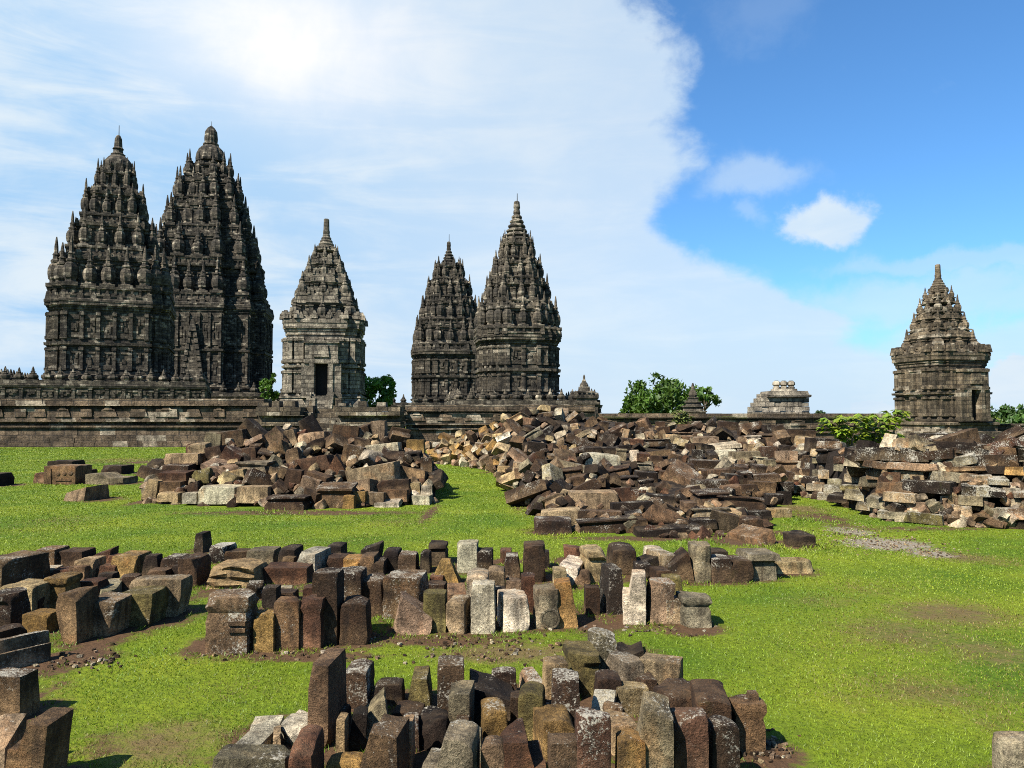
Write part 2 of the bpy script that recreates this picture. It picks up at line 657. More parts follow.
def door_porch(root, m, xc, yf, w, depth, z0, z1, dw, dz0, dz1, tag_label=None):
    """a projecting door frame on the face that looks towards -Y"""
    mb = MB()
    yc = yf - depth / 2
    jw = (w - dw) / 2
    for s in (-1, 1):
        mb.box((xc + s * (dw / 2 + jw), yc, (z0 + dz1) / 2), (jw, depth / 2, (dz1 - z0) / 2))
        mb.box((xc + s * (dw / 2 + jw), yc - .05, z0 + .12), (jw * 1.12, depth / 2 + .06, .14))
        mb.box((xc + s * (dw / 2 + jw * .45), yf - depth - .03, (dz0 + dz1) / 2), (jw * .36, .06, (dz1 - dz0) / 2))
    mb.box((xc, yc, (z0 + dz0) / 2 - .01), (dw / 2 - .003, depth / 2 - .02, (dz0 - z0) / 2))
    mb.box((xc, yc + .004, (dz1 + z1) / 2 + .003), (w / 2 + jw * .5, depth / 2 + .02, (z1 - dz1) / 2))
    mb.box((xc, yc, dz1 + .16), (w / 2 + jw * .62, depth / 2 + .1, .14))
    mb.box((xc, yc, z1 - .05), (w / 2 + jw * .7, depth / 2 + .12, .1))
    mb.box((xc, yf - depth - .05, dz1 + (z1 - dz1) * .55), (w * .3, .1, (z1 - dz1) * .26), 0, .8)
    p = mb.build("porch", m, root)
    v = MB()
    v.box((xc, yf - depth * .25, (dz0 + dz1) / 2 - .004), (dw / 2 - .004, depth * .2, (dz1 - dz0) / 2 - .006))  # near-black block stands in for the shade inside the opening
    v.build("doorway", M_DOOR_SHADE, p)
    return p


def big_temple(loc, label, m, pl, zs, tiers, terrace, top, body_gap=1.6, turn=9, terrace_pl=None):
    """zs: terrace top, body bottom, mid band, cornice bottom, cornice top"""
    X, Y = loc
    root = empty("temple", (X, Y, 0))
    root.rotation_euler.z = R(turn)
    tag(root, label, "temple", "towers of the temple compound")
    zt, zb, zm, zc, zct = zs
    mb = MB()
    stack(mb, pl, prof(zt - .6, zb, BASE_PROF, 1.6))
    mb.build("base", m, root)
    mb = MB()
    stack(mb, pl, [(zb, 0), (zm - .5, 0), (zm - .48, .14), (zm - .32, .14), (zm - .3, .34), (zm, .38), (zm + .02, .16), (zm + .25, .16), (zm + .27, 0), (zc, 0)])
    decor(mb, pl, 0, zb + .05, zm - .5, .36, body_gap)
    decor(mb, pl, 0, zm + .28, zc - .02, .36, body_gap)
    mb.build("body", m, root)
    mb = MB()
    stack(mb, pl, prof(zc, zct, CORN_PROF, .62))
    antefixes(mb, pl, .35, zct - .05, .7, 1.2)
    mb.build("cornice", m, root)
    # terrace with its balustrade
    if terrace:
        ta, tz, tf, tg = terrace
        tp = terrace_pl or Pl(ta)
        mb = MB()
        stack(mb, tp, [(-.3, .5), (1.0, .5), (1.05, .2), (tz * .45, .2), (tz * .5, .4), (tz * .56, .4), (tz * .6, .05), (tz - .75, .05), (tz - .7, .22), (tz - .45, .3), (tz - .42, .1), (tz, .1)])
        decor(mb, tp, .05, tz * .6 + .02, tz - .75, .3, 1.5, .14)
        tr = mb.build("terrace", m, root)
        for x, y, k in ring_points(tp, -tf * .45, tg):
            finial(tr, m, (x, y, tz - .01), tf, tf * 1.45)
    for (a, z0, z1, fw, fh, gap, ledge) in tiers:
        roof_tier(root, m, scaled(pl, a), z0, z1, fw, fh, gap, ledge=ledge)
    mb = MB()
    mb.lathe((0, 0, 0), top['prof'], top.get('seg', 20), top.get('rib', .06))
    sp = mb.build("spire", m, root)
    for (r, z, n, fw, fh) in top.get('ring', ()):
        for i in range(n):
            a = 2 * math.pi * (i + .5) / n
            finial(sp, m, (r * math.cos(a), r * math.sin(a), z), fw, fh)
    if top.get('rod'):
        z = top['prof'][-1][1]
        mb = MB()
        mb.lathe((.05, 0, z - .1), [(.05, 0), (.035, top['rod'])], 6)
        mb.build("lightning_rod", M_IRON, root)
    return root


# --- the two great towers on the far left
pl_b = Pl(5.05, 4.1, .75)
brahma = big_temple((-45.6, 88), "large dark temple tower furthest left, standing on a terrace edged with round finials", M_TEMPLE, pl_b, (5.0, 6.3, 9.4, 12.7, 14.1),
                    [(5.95, 14.1, 19.2, 1.25, 3.2, 1.7, .27), (4.5, 19.0, 23.1, 1.0, 2.7, 1.42, .27), (3.3, 23.0, 26.9, .82, 2.5, 1.2, .25), (2.15, 26.8, 29.4, .6, 2.1, 1.0, .25)],
                    (10.0, 5.1, .98, 1.22),
                    dict(prof=[(1.7, 28.8), (1.7, 29.3), (1.45, 29.4), (1.5, 29.8), (1.62, 30.3), (1.5, 30.8), (1.1, 31.3), (.75, 31.6), (.8, 31.75), (.55, 31.9), (.5, 32.3), (.62, 32.4), (.45, 32.6), (.38, 33.6), (.2, 34.0)], ring=((1.75, 29.0, 8, .5, 1.7),), rod=1.3), turn=20)
pl_s = Pl(7.9, 4.2, 1.8)
shiva = big_temple((-51.5, 130), "tallest black temple tower with bell-shaped crown, rising behind the furthest left tower", M_SHIVA, pl_s, (5.0, 6.5, 12.0, 17.8, 19.4),
                   [(9.4, 19.4, 25.6, 1.6, 4.0, 2.25, .27), (8.5, 25.4, 31.3, 1.5, 3.8, 2.1, .27), (6.9, 31.1, 36.6, 1.35, 3.6, 1.95, .26), (5.5, 36.4, 41.0, 1.2, 3.4, 1.8, .25), (4.0, 40.8, 43.8, 1.05, 2.9, 1.7, .25)],
                   (15.0, 5.0, 1.15, 2.3),
                   dict(prof=[(2.35, 43.0), (2.35, 43.7), (2.0, 43.8), (2.0, 44.6), (2.45, 44.7), (2.5, 45.1), (2.35, 46.0), (1.95, 46.9), (1.45, 47.4), (1.2, 47.6), (1.32, 47.7), (1.28, 47.95), (1.05, 48.05), (1.12, 48.8), (1.0, 50.0), (.6, 50.7), (.15, 51.1)], seg=28, rib=.07, rod=.9))
# carved gable of its front stair, and the dark stair wing
mb = MB()
for i in range(9):
    w = 2.6 - i * .24
    mb.box((0, -10.1 + i * .02, 6.6 + i * .95), (w * .62, .35, .46))
    for s in (-1, 1):
        mb.box((s * w * .62, -10.15, 6.8 + i * .95), (.3, .4, .55), 0, .6)
mb.box((0, -10.2, 15.7), (.6, .4, .9), 0, .4)
for i in range(12):
    mb.box((0, -10.6 - i * .32, 5.9 - i * .24), (1.3, .17, .14 + .0))
for s in (-1, 1):
    for i in range(7):
        mb.box((s * 1.6, -10.7 - i * .55, 6.1 - i * .38), (.32, .3, .8), 0, .85)
mb.build("stair_gable", M_SHIVA, shiva)

# --- the pair of slimmer towers in the middle
pl_e = Pl(3.1, 2.5, .45, 1.75, .3)
cone = lambda z0, z1, r: [(r, z0), (r * .98, z0 + .1 * (z1 - z0))] + [q for k in range(7) for q in (
    (r * (1 - .125 * k) * .86, z0 + (z1 - z0) * (.1 + .1 * k)), (r * (1 - .125 * k), z0 + (z1 - z0) * (.13 + .1 * k)), (r * (1 - .125 * k) * .98, z0 + (z1 - z0) * (.16 + .1 * k)))] + [(r * .2, z0 + (z1 - z0) * .82), (r * .24, z0 + (z1 - z0) * .85), (r * .2, z0 + (z1 - z0) * .98), (r * .08, z1)]
garuda = big_temple((0.5, 80), "slender dark temple tower, nearer of the middle pair, with a small turret beside it", M_TEMPLE, pl_e, (3.0, 3.9, 6.3, 8.6, 9.7),
                    [(4.25, 9.6, 12.7, .86, 2.2, 1.3, .27), (3.35, 12.6, 15.2, .72, 1.9, 1.15, .25), (2.65, 15.1, 17.4, .66, 1.75, 1.0, .25), (1.85, 17.3, 19.5, .5, 1.55, .9, .25)],
                    (6.9, 3.05, .8, 1.05),
                    dict(prof=cone(19.2, 24.1, 1.5), ring=((1.45, 19.2, 8, .5, 1.7),), rod=.9))
# low annex with its turret to the right of the terrace
mb = MB()
stack(mb, Pl(1.35), [(-.3, .2), (1.6, .2), (1.65, 0), (2.6, 0), (2.65, .15), (2.9, .15), (2.95, -.1), (3.3, -.1), (3.35, .05), (3.5, .05), (3.55, -.35), (3.9, -.35), (3.95, -.2), (4.1, -.25), (4.12, -.75), (4.6, -.8)])
mb.lathe((0, 0, 4.55), [(.5, 0), (.55, .2), (.4, .45), (.25, .55), (.28, .65), (.15, .8), (.12, 1.2), (.03, 1.35)], 12, .1)
antefixes(mb, Pl(1.35), .1, 3.5, .35, .5)
o = mb.build("turret", M_TEMPLE, garuda)
o.location = (5.5, -6.6, .25)
o.scale = (.8, .8, .9)
pl_d = Pl(4.15, 3.3, .5, 2.25, .35)
nandi = big_temple((-9.35, 113), "slender dark temple tower left of the middle pair, partly hidden behind its neighbour", M_SHIVA, pl_d, (3.2, 4.3, 7.2, 9.6, 10.9),
                   [(5.1, 10.8, 14.6, 1.0, 2.6, 1.5, .27), (4.25, 14.5, 18.1, .9, 2.4, 1.4, .26), (3.35, 18.0, 21.0, .75, 2.1, 1.2, .26), (2.3, 20.9, 23.6, .6, 1.9, 1.1, .25)],
                   (8.5, 3.3, .85, 1.5),
                   dict(prof=cone(22.8, 27.3, 1.3), ring=((1.6, 23.3, 8, .48, 1.7),), rod=1.2))


def small_temple(loc, label, m, a, zs, tiers, top, porch, turn=8, m_roof=None):
    """a small shrine-tower with a doorway towards the viewer; roof of stepped blocks"""
    X, Y = loc
    root = empty("temple", (X, Y, 0))
    root.rotation_euler.z = R(turn)
    tag(root, label, "temple", "towers of the temple compound")
    z0, zb, zm, zc, zct = zs
    pl = Pl(a, a * .66, .22)
    mb = MB()
    stack(mb, pl, [(z0, .75), (z0 + (zb - z0) * .35, .75), (z0 + (zb - z0) * .38, .5), (z0 + (zb - z0) * .62, .5), (z0 + (zb - z0) * .65, .62), (z0 + (zb - z0) * .75, .62), (zb - .32, .3), (zb - .3, .42), (zb - .16, .42), (zb - .14, .2), (zb, .16)])
    mb.build("base", m, root)
    mb = MB()
    stack(mb, pl, [(zb, 0), (zm - .3, 0), (zm - .28, .12), (zm - .16, .12), (zm - .14, .3), (zm + .02, .32), (zm + .04, .14), (zm + .16, .14), (zm + .18, 0), (zc, 0)])
    decor(mb, pl, 0, zb + .02, zm - .3, .34, 1.15, .3, False)
    decor(mb, pl, 0, zm + .19, zc - .02, .34, 1.15, .3, False)
    mb.build("body", m, root)
    mb = MB()
    stack(mb, pl, prof(zc, zct, CORN_PROF, .42))
    antefixes(mb, pl, .36, zct - .04, .5, .9)
    mb.build("cornice", m, root)
    for (ta, t0, t1, fw) in tiers:
        p2 = scaled(Pl(a, a * .6, .34), ta)
        mb = MB()
        h = t1 - t0
        stack(mb, p2, [(t0, -.04), (t0 + h * .05, .05), (t0 + h * .16, .06), (t0 + h * .18, -.08), (t0 + h * .27, -.1), (t0 + h * .29, -.4), (t0 + h * .62, -.44), (t0 + h * .64, -.26), (t0 + h * .72, -.16), (t0 + h * .76, -.22), (t1 + .02, -.36)])
        decor(mb, p2, -.42, t0 + h * .29, t0 + h * .62, .3, .8, .26, False)
        antefixes(mb, p2, .05, t0 + h * .14, min(.42, h * .26), .55)
        antefixes(mb, p2, -.2, t0 + h * .72, min(.36, h * .22), .5)
        t = mb.build("roof_tier", m_roof or m, root)
        for x, y in ((-1, -1), (1, -1), (1, 1), (-1, 1)):
            finial(t, m_roof or m, (x * ta * .76, y * ta * .76, t0 + h * .12), fw * 1.1, h * 1.05)
        for x, y in ((0, -1), (1, 0), (-1, 0)):
            finial(t, m_roof or m, (x * (ta - fw * .35), y * (ta - fw * .35), t0 + h * .12), fw, h * .95)
    mb = MB()
    mb.lathe((0, 0, 0), top, 14, .05)
    mb.build("spire", m_roof or m, root)
    if porch:
        xo, depth, w, dw, dz0, dz1, pz1 = porch
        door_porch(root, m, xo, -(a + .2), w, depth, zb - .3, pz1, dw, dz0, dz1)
    return root


def step_spire(z0, z1, r):
    h = z1 - z0
    out = [(r, z0)]
    for k in range(6):
        rr_ = r * (1 - .13 * k)
        out += [(rr_, z0 + h * (.02 + .09 * k)), (rr_ * 1.06, z0 + h * (.05 + .09 * k)), (rr_ * .9, z0 + h * (.08 + .09 * k))]
    out += [(r * .34, z0 + h * .58), (r * .34, z0 + h * .62), (r * .3, z0 + h * .66), (r * .27, z0 + h * .98), (r * .2, z1)]
    return out


apit = small_temple((-14.35, 59), "small restored temple with pale patches and a dark doorway above the stairway", M_PALE, 2.42, (0, 3.2, 5.25, 7.35, 8.75),
                    [(2.6, 8.6, 10.5, .8), (2.05, 10.4, 12.1, .66), (1.5, 12.0, 13.5, .52), (1.0, 13.4, 14.6, .38)], step_spire(14.2, 16.8, .78), (.1, 1.05, 1.85, .9, 3.05, 5.35, 7.0), 8, M_ROOF)
mb = MB()
for i in range(9):
    mb.box((.1, -4.0 - i * .3, 2.85 - i * .26), (.62, .16, .14))
    for s in (-1, 1):
        mb.box((.1 + s * .78, -4.0 - i * .3, 2.95 - i * .26), (.15, .16, .34))
mb.build("stair", M_PALE, apit)
lone = small_temple((33.4, 60), "lone brown temple tower with a doorway, apart from the others above the ruin wall", M_BROWN, 2.12, (-.2, 1.5, 3.35, 5.2, 6.45),
                    [(2.1, 6.3, 8.1, .8), (1.6, 8.0, 9.5, .6), (1.2, 9.4, 10.7, .5), (.84, 10.6, 11.6, .36)], step_spire(11.2, 13.45, .72), (.1, .9, 1.7, .8, 1.3, 3.5, 5.0), 14)

# ------------------------------------------------------------------ walls, platform and small ruins


def wall(label, x0, x1, y, ztop, th, gaps=True, m=M_WALL, parapet=True, zs=1.0):
    xm, L = (x0 + x1) / 2, x1 - x0
    root = empty("stone_wall", (xm, y, 0))
    tag(root, label, "wall")
    mb = MB()
    rr = random.Random(int(abs(x0) * 10))

    def course(z0, z1, yy, n):
        # one course of separate blocks, slightly uneven
        x = -L / 2
        while x < L / 2 - .05:
            w = min(rr.uniform(.5, 1.1), L / 2 - x)
            mb.box((x + w / 2, yy + th / 2 + rr.uniform(-.015, .015), (z0 + z1) / 2), (w / 2 - .006, th / 2, (z1 - z0) / 2 - rr.uniform(.003, .012)))
            x += w
    k = ztop / 2.5
    course(-.1, .2 * k, 0, 0)
    course(.2 * k, .46 * k, .06, 0)
    mb.box((0, th / 2 + .12, .53 * k), (L / 2, th / 2, .066 * k))
    course(.6 * k, 1.0 * k, .2, 0)
    mb.box((0, th / 2 + .1, 1.05 * k), (L / 2, th / 2 + .02, .045 * k))
    mb.box((0, th / 2 + .42, 1.2 * k), (L / 2, th / 2, .1 * k))
    mb.box((0, th / 2 + .05, 1.345 * k), (L / 2, th / 2, .045 * k))
    o1 = mb.build("wall_base", m, root)
    mb = MB()
    course(1.393 * k, 1.63 * k, .12, 0)
    course(1.63 * k, 1.98 * k, .15, 0)
    x = -L / 2 + .6
    while x < L / 2 - .5:
        w = rr.uniform(.25, .6)
        mb.box((x, .12, 1.76 * k), (w, .07, .2 * k), 0, rr.uniform(.6, 1))
        if rr.random() < .4:
            mb.box((x, .1, 2.0 * k), (w * .5, .07, .1 * k), 0, .4)
        x += w + rr.uniform(.7, 1.3)
    mb.box((0, th / 2 + .3, 2.05 * k), (L / 2, th / 2, .068 * k))
    mb.build("frieze", m, root)
    mb = MB()
    course(2.12 * k, 2.22 * k, -.04, 0)
    course(2.22 * k, ztop, .04, 0)
    mb.build("coping", m, root)
    return root


wall("long dark brown courtyard wall behind the open lawn, below the two great towers", -34.0, -12.9, 40, 2.5, 1.4)
wall("courtyard wall running behind the rubble below the pair of slender towers", -5.6, 4.35, 40.3, 2.17, 1.2)
wall("low wall behind the rubble, under the round tree and the block gate ruin", 4.55, 20.2, 41.5, 1.74, 1.2)
wall("low wall stretching beside the lone temple at the picture's edge", 36.6, 50, 62, .95, 1.2, m=M_BROWN)

# gate platform with steps in front of the small temple
gp = empty("gate_platform", (-9.3, 38.6, 0))
tag(gp, "stone gate platform with cornice blocks and a central flight of steps", "platform")
rr = random.Random(5)
for (xa, xb) in ((-3.55, -1.3), (.45, 3.7)):
    mb = MB()
    for (z0, z1, yo) in ((-.1, .45, .0), (.45, .85, .12), (.85, 1.1, .3), (1.1, 1.3, .12), (1.62, 1.84, -.05), (1.84, 2.05, .02)):
        x = xa
        while x < xb - .05:
            w = min(rr.uniform(.4, .9), xb - x)
            mb.box((x + w / 2, .8 + yo, (z0 + z1) / 2), (w / 2 - .01, .8, (z1 - z0) / 2 - .006))
            x += w
    mb.box(((xa + xb) / 2, 1.2, 1.46), ((xb - xa) / 2, .8, .157))
    x = xa + .3
    while x < xb - .35:
        mb.box((x, .5, 2.05 + .12), (rr.uniform(.2, .32), .3, rr.uniform(.08, .2)), rr.uniform(-.1, .1), .9)
        x += rr.uniform(.6, 1.0)
    mb.build("platform_block", M_BROWN, gp)
mb = MB()
for i in range(8):
    mb.box((-.42, -.3 + i * .28, .13 + i * .245), (.5, .15, .13))
for s in (-1, 1):
    for i in range(5):
        mb.box((-.42 + s * .68, .0 + i * .42, .45 + i * .38), (.16, .22, .55))
mb.build("step", M_BROWN, gp)

# block gate ruin on the low wall
gr = empty("gate_ruin", (0, 0, 0))
tag(gr, "square block gate ruin with three knobs on its roof slab, standing on the low wall", "ruin")
c = at(783, 418, 43.5)
gr.location = (c.x, 43.5, 0)
mb = MB()
rr = random.Random(11)
zz = .9
row = 0
while zz < 2.62:
    x = -1.62 + max(0, (zz - 1.9)) * .75
    while x < 1.42:
        w = min(rr.uniform(.3, .62), 1.47 - x)
        if w < .08:
            break
        mb.box((x + w / 2, .6 + rr.uniform(-.03, .03), zz + .12), (w / 2 - .008, .7, .116))
        x += w
    zz += .245
mb.build("masonry", M_PALE, gr)
mb = MB()
mb.loft([[(x * hx + .28, y * hy + .6, z) for x, y in ((-1, -1), (1, -1), (1, 1), (-1, 1))] for z, hx, hy in ((2.63, 1.1, .75), (2.66, 1.22, .9), (2.78, 1.24, .92), (2.81, 1.12, .84), (3.0, 1.08, .78), (3.02, .62, .45), (3.14, .6, .43))])
mb.build("roof_slab", M_PALE, gr)
for i in range(3):
    mb = MB()
    mb.lathe((-.14 + i * .42, .6, 3.14), [(.2, 0), (.22, .1), (.14, .16), (.24, .24), (.22, .38), (.1, .48)], 10, .1)
    mb.build("knob", M_PALE, gr)
# tiered shrine top in front of the round tree
st_ = empty("shrine_top", (at(693, 410, 52).x, 52, 0))
tag(st_, "small dark tiered shrine top standing in front of the round tree", "shrine")
mb = MB()
zz = 1.0
for i, (w, h) in enumerate(((.95, 1.0), (1.05, .12), (.8, .3), (.92, .1), (.68, .25), (.78, .1), (.5, .2), (.58, .08), (.36, .2), (.4, .08))):
    mb.box((0, 0, zz + h / 2 - .6), (w * .82, w * .82, h / 2))
    zz += h + .003
mb.build("tier", M_TEMPLE, st_)
mb = MB()
mb.lathe((0, 0, zz - .6), [(.25, 0), (.3, .15), (.22, .4), (.12, .5), (.14, .6), (.05, .95)], 10)
mb.build("finial", M_TEMPLE, st_)

# ------------------------------------------------------------------ stones
TONE = dict(d=(.070, .039, .021), k=(.030, .019, .012), m=(.165, .098, .050), t=(.40, .28, .145), l=(.60, .50, .34), g=(.255, .205, .125), y=(.36, .205, .065), r=(.115, .052, .028), o=(.15, .115, .038), c=(.32, .21, .122))
TWORD = dict(d='dark brown', k='blackish', m='mid brown', t='tan', l='pale', g='grey', y='ochre', r='reddish brown', o='olive brown', c='pinkish tan')


def box_grid(n):
    idx, faces, pts = {}, [], []

    def vid(i, j, k):
        q = (i, j, k)
        if q not in idx:
            idx[q] = len(pts)
            pts.append((2 * i / n - 1, 2 * j / n - 1, 2 * k / n - 1))
        return idx[q]
    for a in range(n):
        for b in range(n):
            for (fix, flip) in ((0, 0), (n, 1)):
                for ax in range(3):
                    q = []
                    for da, db in ((0, 0), (1, 0), (1, 1), (0, 1)):
                        c = [0, 0, 0]
                        c[ax] = fix
                        c[(ax + 1) % 3] = a + da
                        c[(ax + 2) % 3] = b + db
                        q.append(vid(*c))
                    faces.append(tuple(q) if flip else tuple(q[::-1]))
    return np.array(pts), faces


_grids = {}


def stone_verts(w, d, h, kind, r, n=8, rough=1.0):
    """verts with the base centre at the origin"""
    if n not in _grids:
        _grids[n] = box_grid(n)
    p0, faces = _grids[n]
    # push grid lines towards the edges so that edges stay crisp
    p = np.sign(p0) * (1 - (1 - np.abs(p0)) ** 1.45)
    half = np.array([w, d, h]) / 2
    mn = min(w, d, h)
    rad = mn * r.uniform(.02, .055) * (1.6 if kind in 'ri' else 1)
    q = p * half
    inner = np.clip(q, -(half - rad), half - rad)
    dv = q - inner
    ln = np.linalg.norm(dv, axis=1, keepdims=True)
    ln[ln == 0] = 1
    q = inner + dv / ln * np.minimum(rad, np.linalg.norm(dv, axis=1, keepdims=True) * 9)
    u = q / half
    x, y, z = q[:, 0].copy(), q[:, 1].copy(), q[:, 2].copy()
    t = (u[:, 2] + 1) / 2
    if kind == 'b':
        k = 1 + (r.uniform(-.1, .04)) * t
        x *= k
        y *= k
    elif kind == 'r':
        z -= h * .07 * np.clip(t - .45, 0, 1) / .55 * (u[:, 0] ** 2 * .8 + u[:, 1] ** 2 * .4)
        x *= 1 - .12 * t
    elif kind == 'w':
        z -= h * .42 * t * np.clip((u[:, 0] * r.choice((-1, 1)) + 1) / 2, 0, 1)
        y *= 1 - .2 * t
    elif kind == 'f':       # top falls towards the viewer
        z -= h * .4 * t * (1 - u[:, 1]) / 2
    elif kind == 't':
        k = .62 + .38 * np.clip(t * 1.5, 0, 1)
        x = x * k + (1 - k) * w * .22
    elif kind == 'u':
        x *= 1 - .34 * t ** 1.5
        y *= 1 - .2 * t
    elif kind == 's':
        sgn = r.choice((-1, 1)) if r.random() < .5 else -1
        cut = (u[:, 0] * sgn > .18)
        z = np.where(cut & (t > .62), -h / 2 + h * .62 + (t - .62) * h * .03, z)
    elif kind == 'n':
        g = np.ones_like(t)
        g = np.where((t > .62) & (t < .80), .86, g)
        g = np.where((t > .30) & (t < .40), .93, g)
        g = np.where(t >= .80, 1.06, g)
        x *= g
        y *= g
    elif kind == 'p':
        k = 1 - .72 * t
        x *= k
        y *= k
    elif kind == 'c':
        m_ = np.maximum(np.abs(u[:, 0]), np.abs(u[:, 1])) / np.maximum(np.hypot(u[:, 0], u[:, 1]), 1e-6)
        x *= .35 + .65 * m_
        y *= .35 + .65 * m_
        g = np.where((t > .45) & (t < .6), .9, 1.0)
        x *= g
        y *= g
    elif kind == 'm':       # a joint across the middle
        g = np.where(np.abs(u[:, 0]) < .1, .9, 1.0)
        y *= g
        z = np.where((np.abs(u[:, 0]) < .1) & (t > .8), z - h * .05, z)
    elif kind == 'z':
        x *= 1 - .12 * t
        y += d * .05 * np.sin(t * 17 + u[:, 0] * 2.2)
        z += h * .06 * np.sin(u[:, 0] * 3.1 + 1) * t
    elif kind == 'k':
        z -= h * .5 * np.clip(t - .2, 0, 1) * (1 - np.clip(np.abs(u[:, 0]) * 1.35 - .25, 0, 1))
    elif kind == 'v':       # shallow trough cut in the top
        z = np.where((t > .7) & (np.abs(u[:, 0] - .15) < .62) & (np.abs(u[:, 1]) < .62), z - h * .4, z)
    q = np.stack([x, y, z], 1)
    # chips: cut off corners with random planes
    for _ in range((r.randint(4, 8) if n > 6 else r.randint(1, 3)) + (4 if kind == 'i' else 0)):
        nrm = np.array([r.choice((-1, 1)) * r.uniform(.2, 1), r.choice((-1, 1)) * r.uniform(.2, 1), r.choice((-1, 1, 1)) * r.uniform(.15, 1)])
        nrm /= np.linalg.norm(nrm)
        sup = np.sum(np.abs(nrm) * half)
        lim = sup * (r.uniform(.84, .95) if r.random() < .72 else r.uniform(.72, .84)) if kind != 'i' else sup * r.uniform(.55, .85)
        dd = q @ nrm - lim
        q -= np.clip(dd, 0, None)[:, None] * nrm
    off = Vector((r.uniform(-50, 50), r.uniform(-50, 50), r.uniform(-50, 50)))
    amp = mn * (.06 if kind != 'i' else .12) * rough
    fr = 1.6 / max(w, d, h)
    f2 = 5.5 / max(w, d, h)
    disp = np.array([[mnoise.noise(Vector(v) * fr + off) * .7 + mnoise.noise(Vector(v) * f2 + off) * .6 for v in q]]).T
    nr = u / np.maximum(np.linalg.norm(u, axis=1, keepdims=True), 1e-6)
    q = q + nr * disp * amp
    q[:, 2] += h / 2
    return q, faces


def stone_cols(tone, r, q, lich):
    b = np.array(TONE[tone]) * (.7 if len(q) > 290 else .6)
    k = r.uniform(.75, 1.3)
    c = b * k * np.array([1 + r.uniform(-.06, .06), 1, 1 + r.uniform(-.1, .08)])
    z = q[:, 2]
    t = (z - z.min()) / max(1e-6, z.max() - z.min())
    t = t + .12 * np.sin(q[:, 0] * 23 + r.uniform(0, 6)) * np.sin(q[:, 1] * 19 + r.uniform(0, 6))
    out = np.empty((len(q), 4))
    out[:, 3] = lich
    if r.random() < .6:
        tau, wd = r.uniform(.25, .7), r.uniform(.06, .2)
        f = np.clip((t - tau + wd) / (2 * wd), 0, 1)[:, None]
        foot = c * 1.3 + np.array([.036, .026, .013])
        out[:, :3] = foot * (1 - f) + c * r.uniform(.6, .85) * f
    else:
        out[:, :3] = c
    return [tuple(v) for v in out.tolist()]


def stone_obj(name, w, d, h, kind, tone, M, r, n=8, lich=.4, rough=1.0, store=None):
    q, faces = stone_verts(w, d, h, kind, r, n, rough)
    if store is not None:
        store.add([M @ Vector(v) for v in q], faces)
        store.c += stone_cols(tone, r, q, lich)
        return None
    mb = MB()
    mb.add(q, faces)
    mb.c = stone_cols(tone, r, q, lich)
    o = mb.build(name, M_STONE, None, 38)
    o.matrix_world = M
    return o


DIRT_SPOTS = []     # (x, y, radius)
FOOT = []           # stone footprints, for the lawn

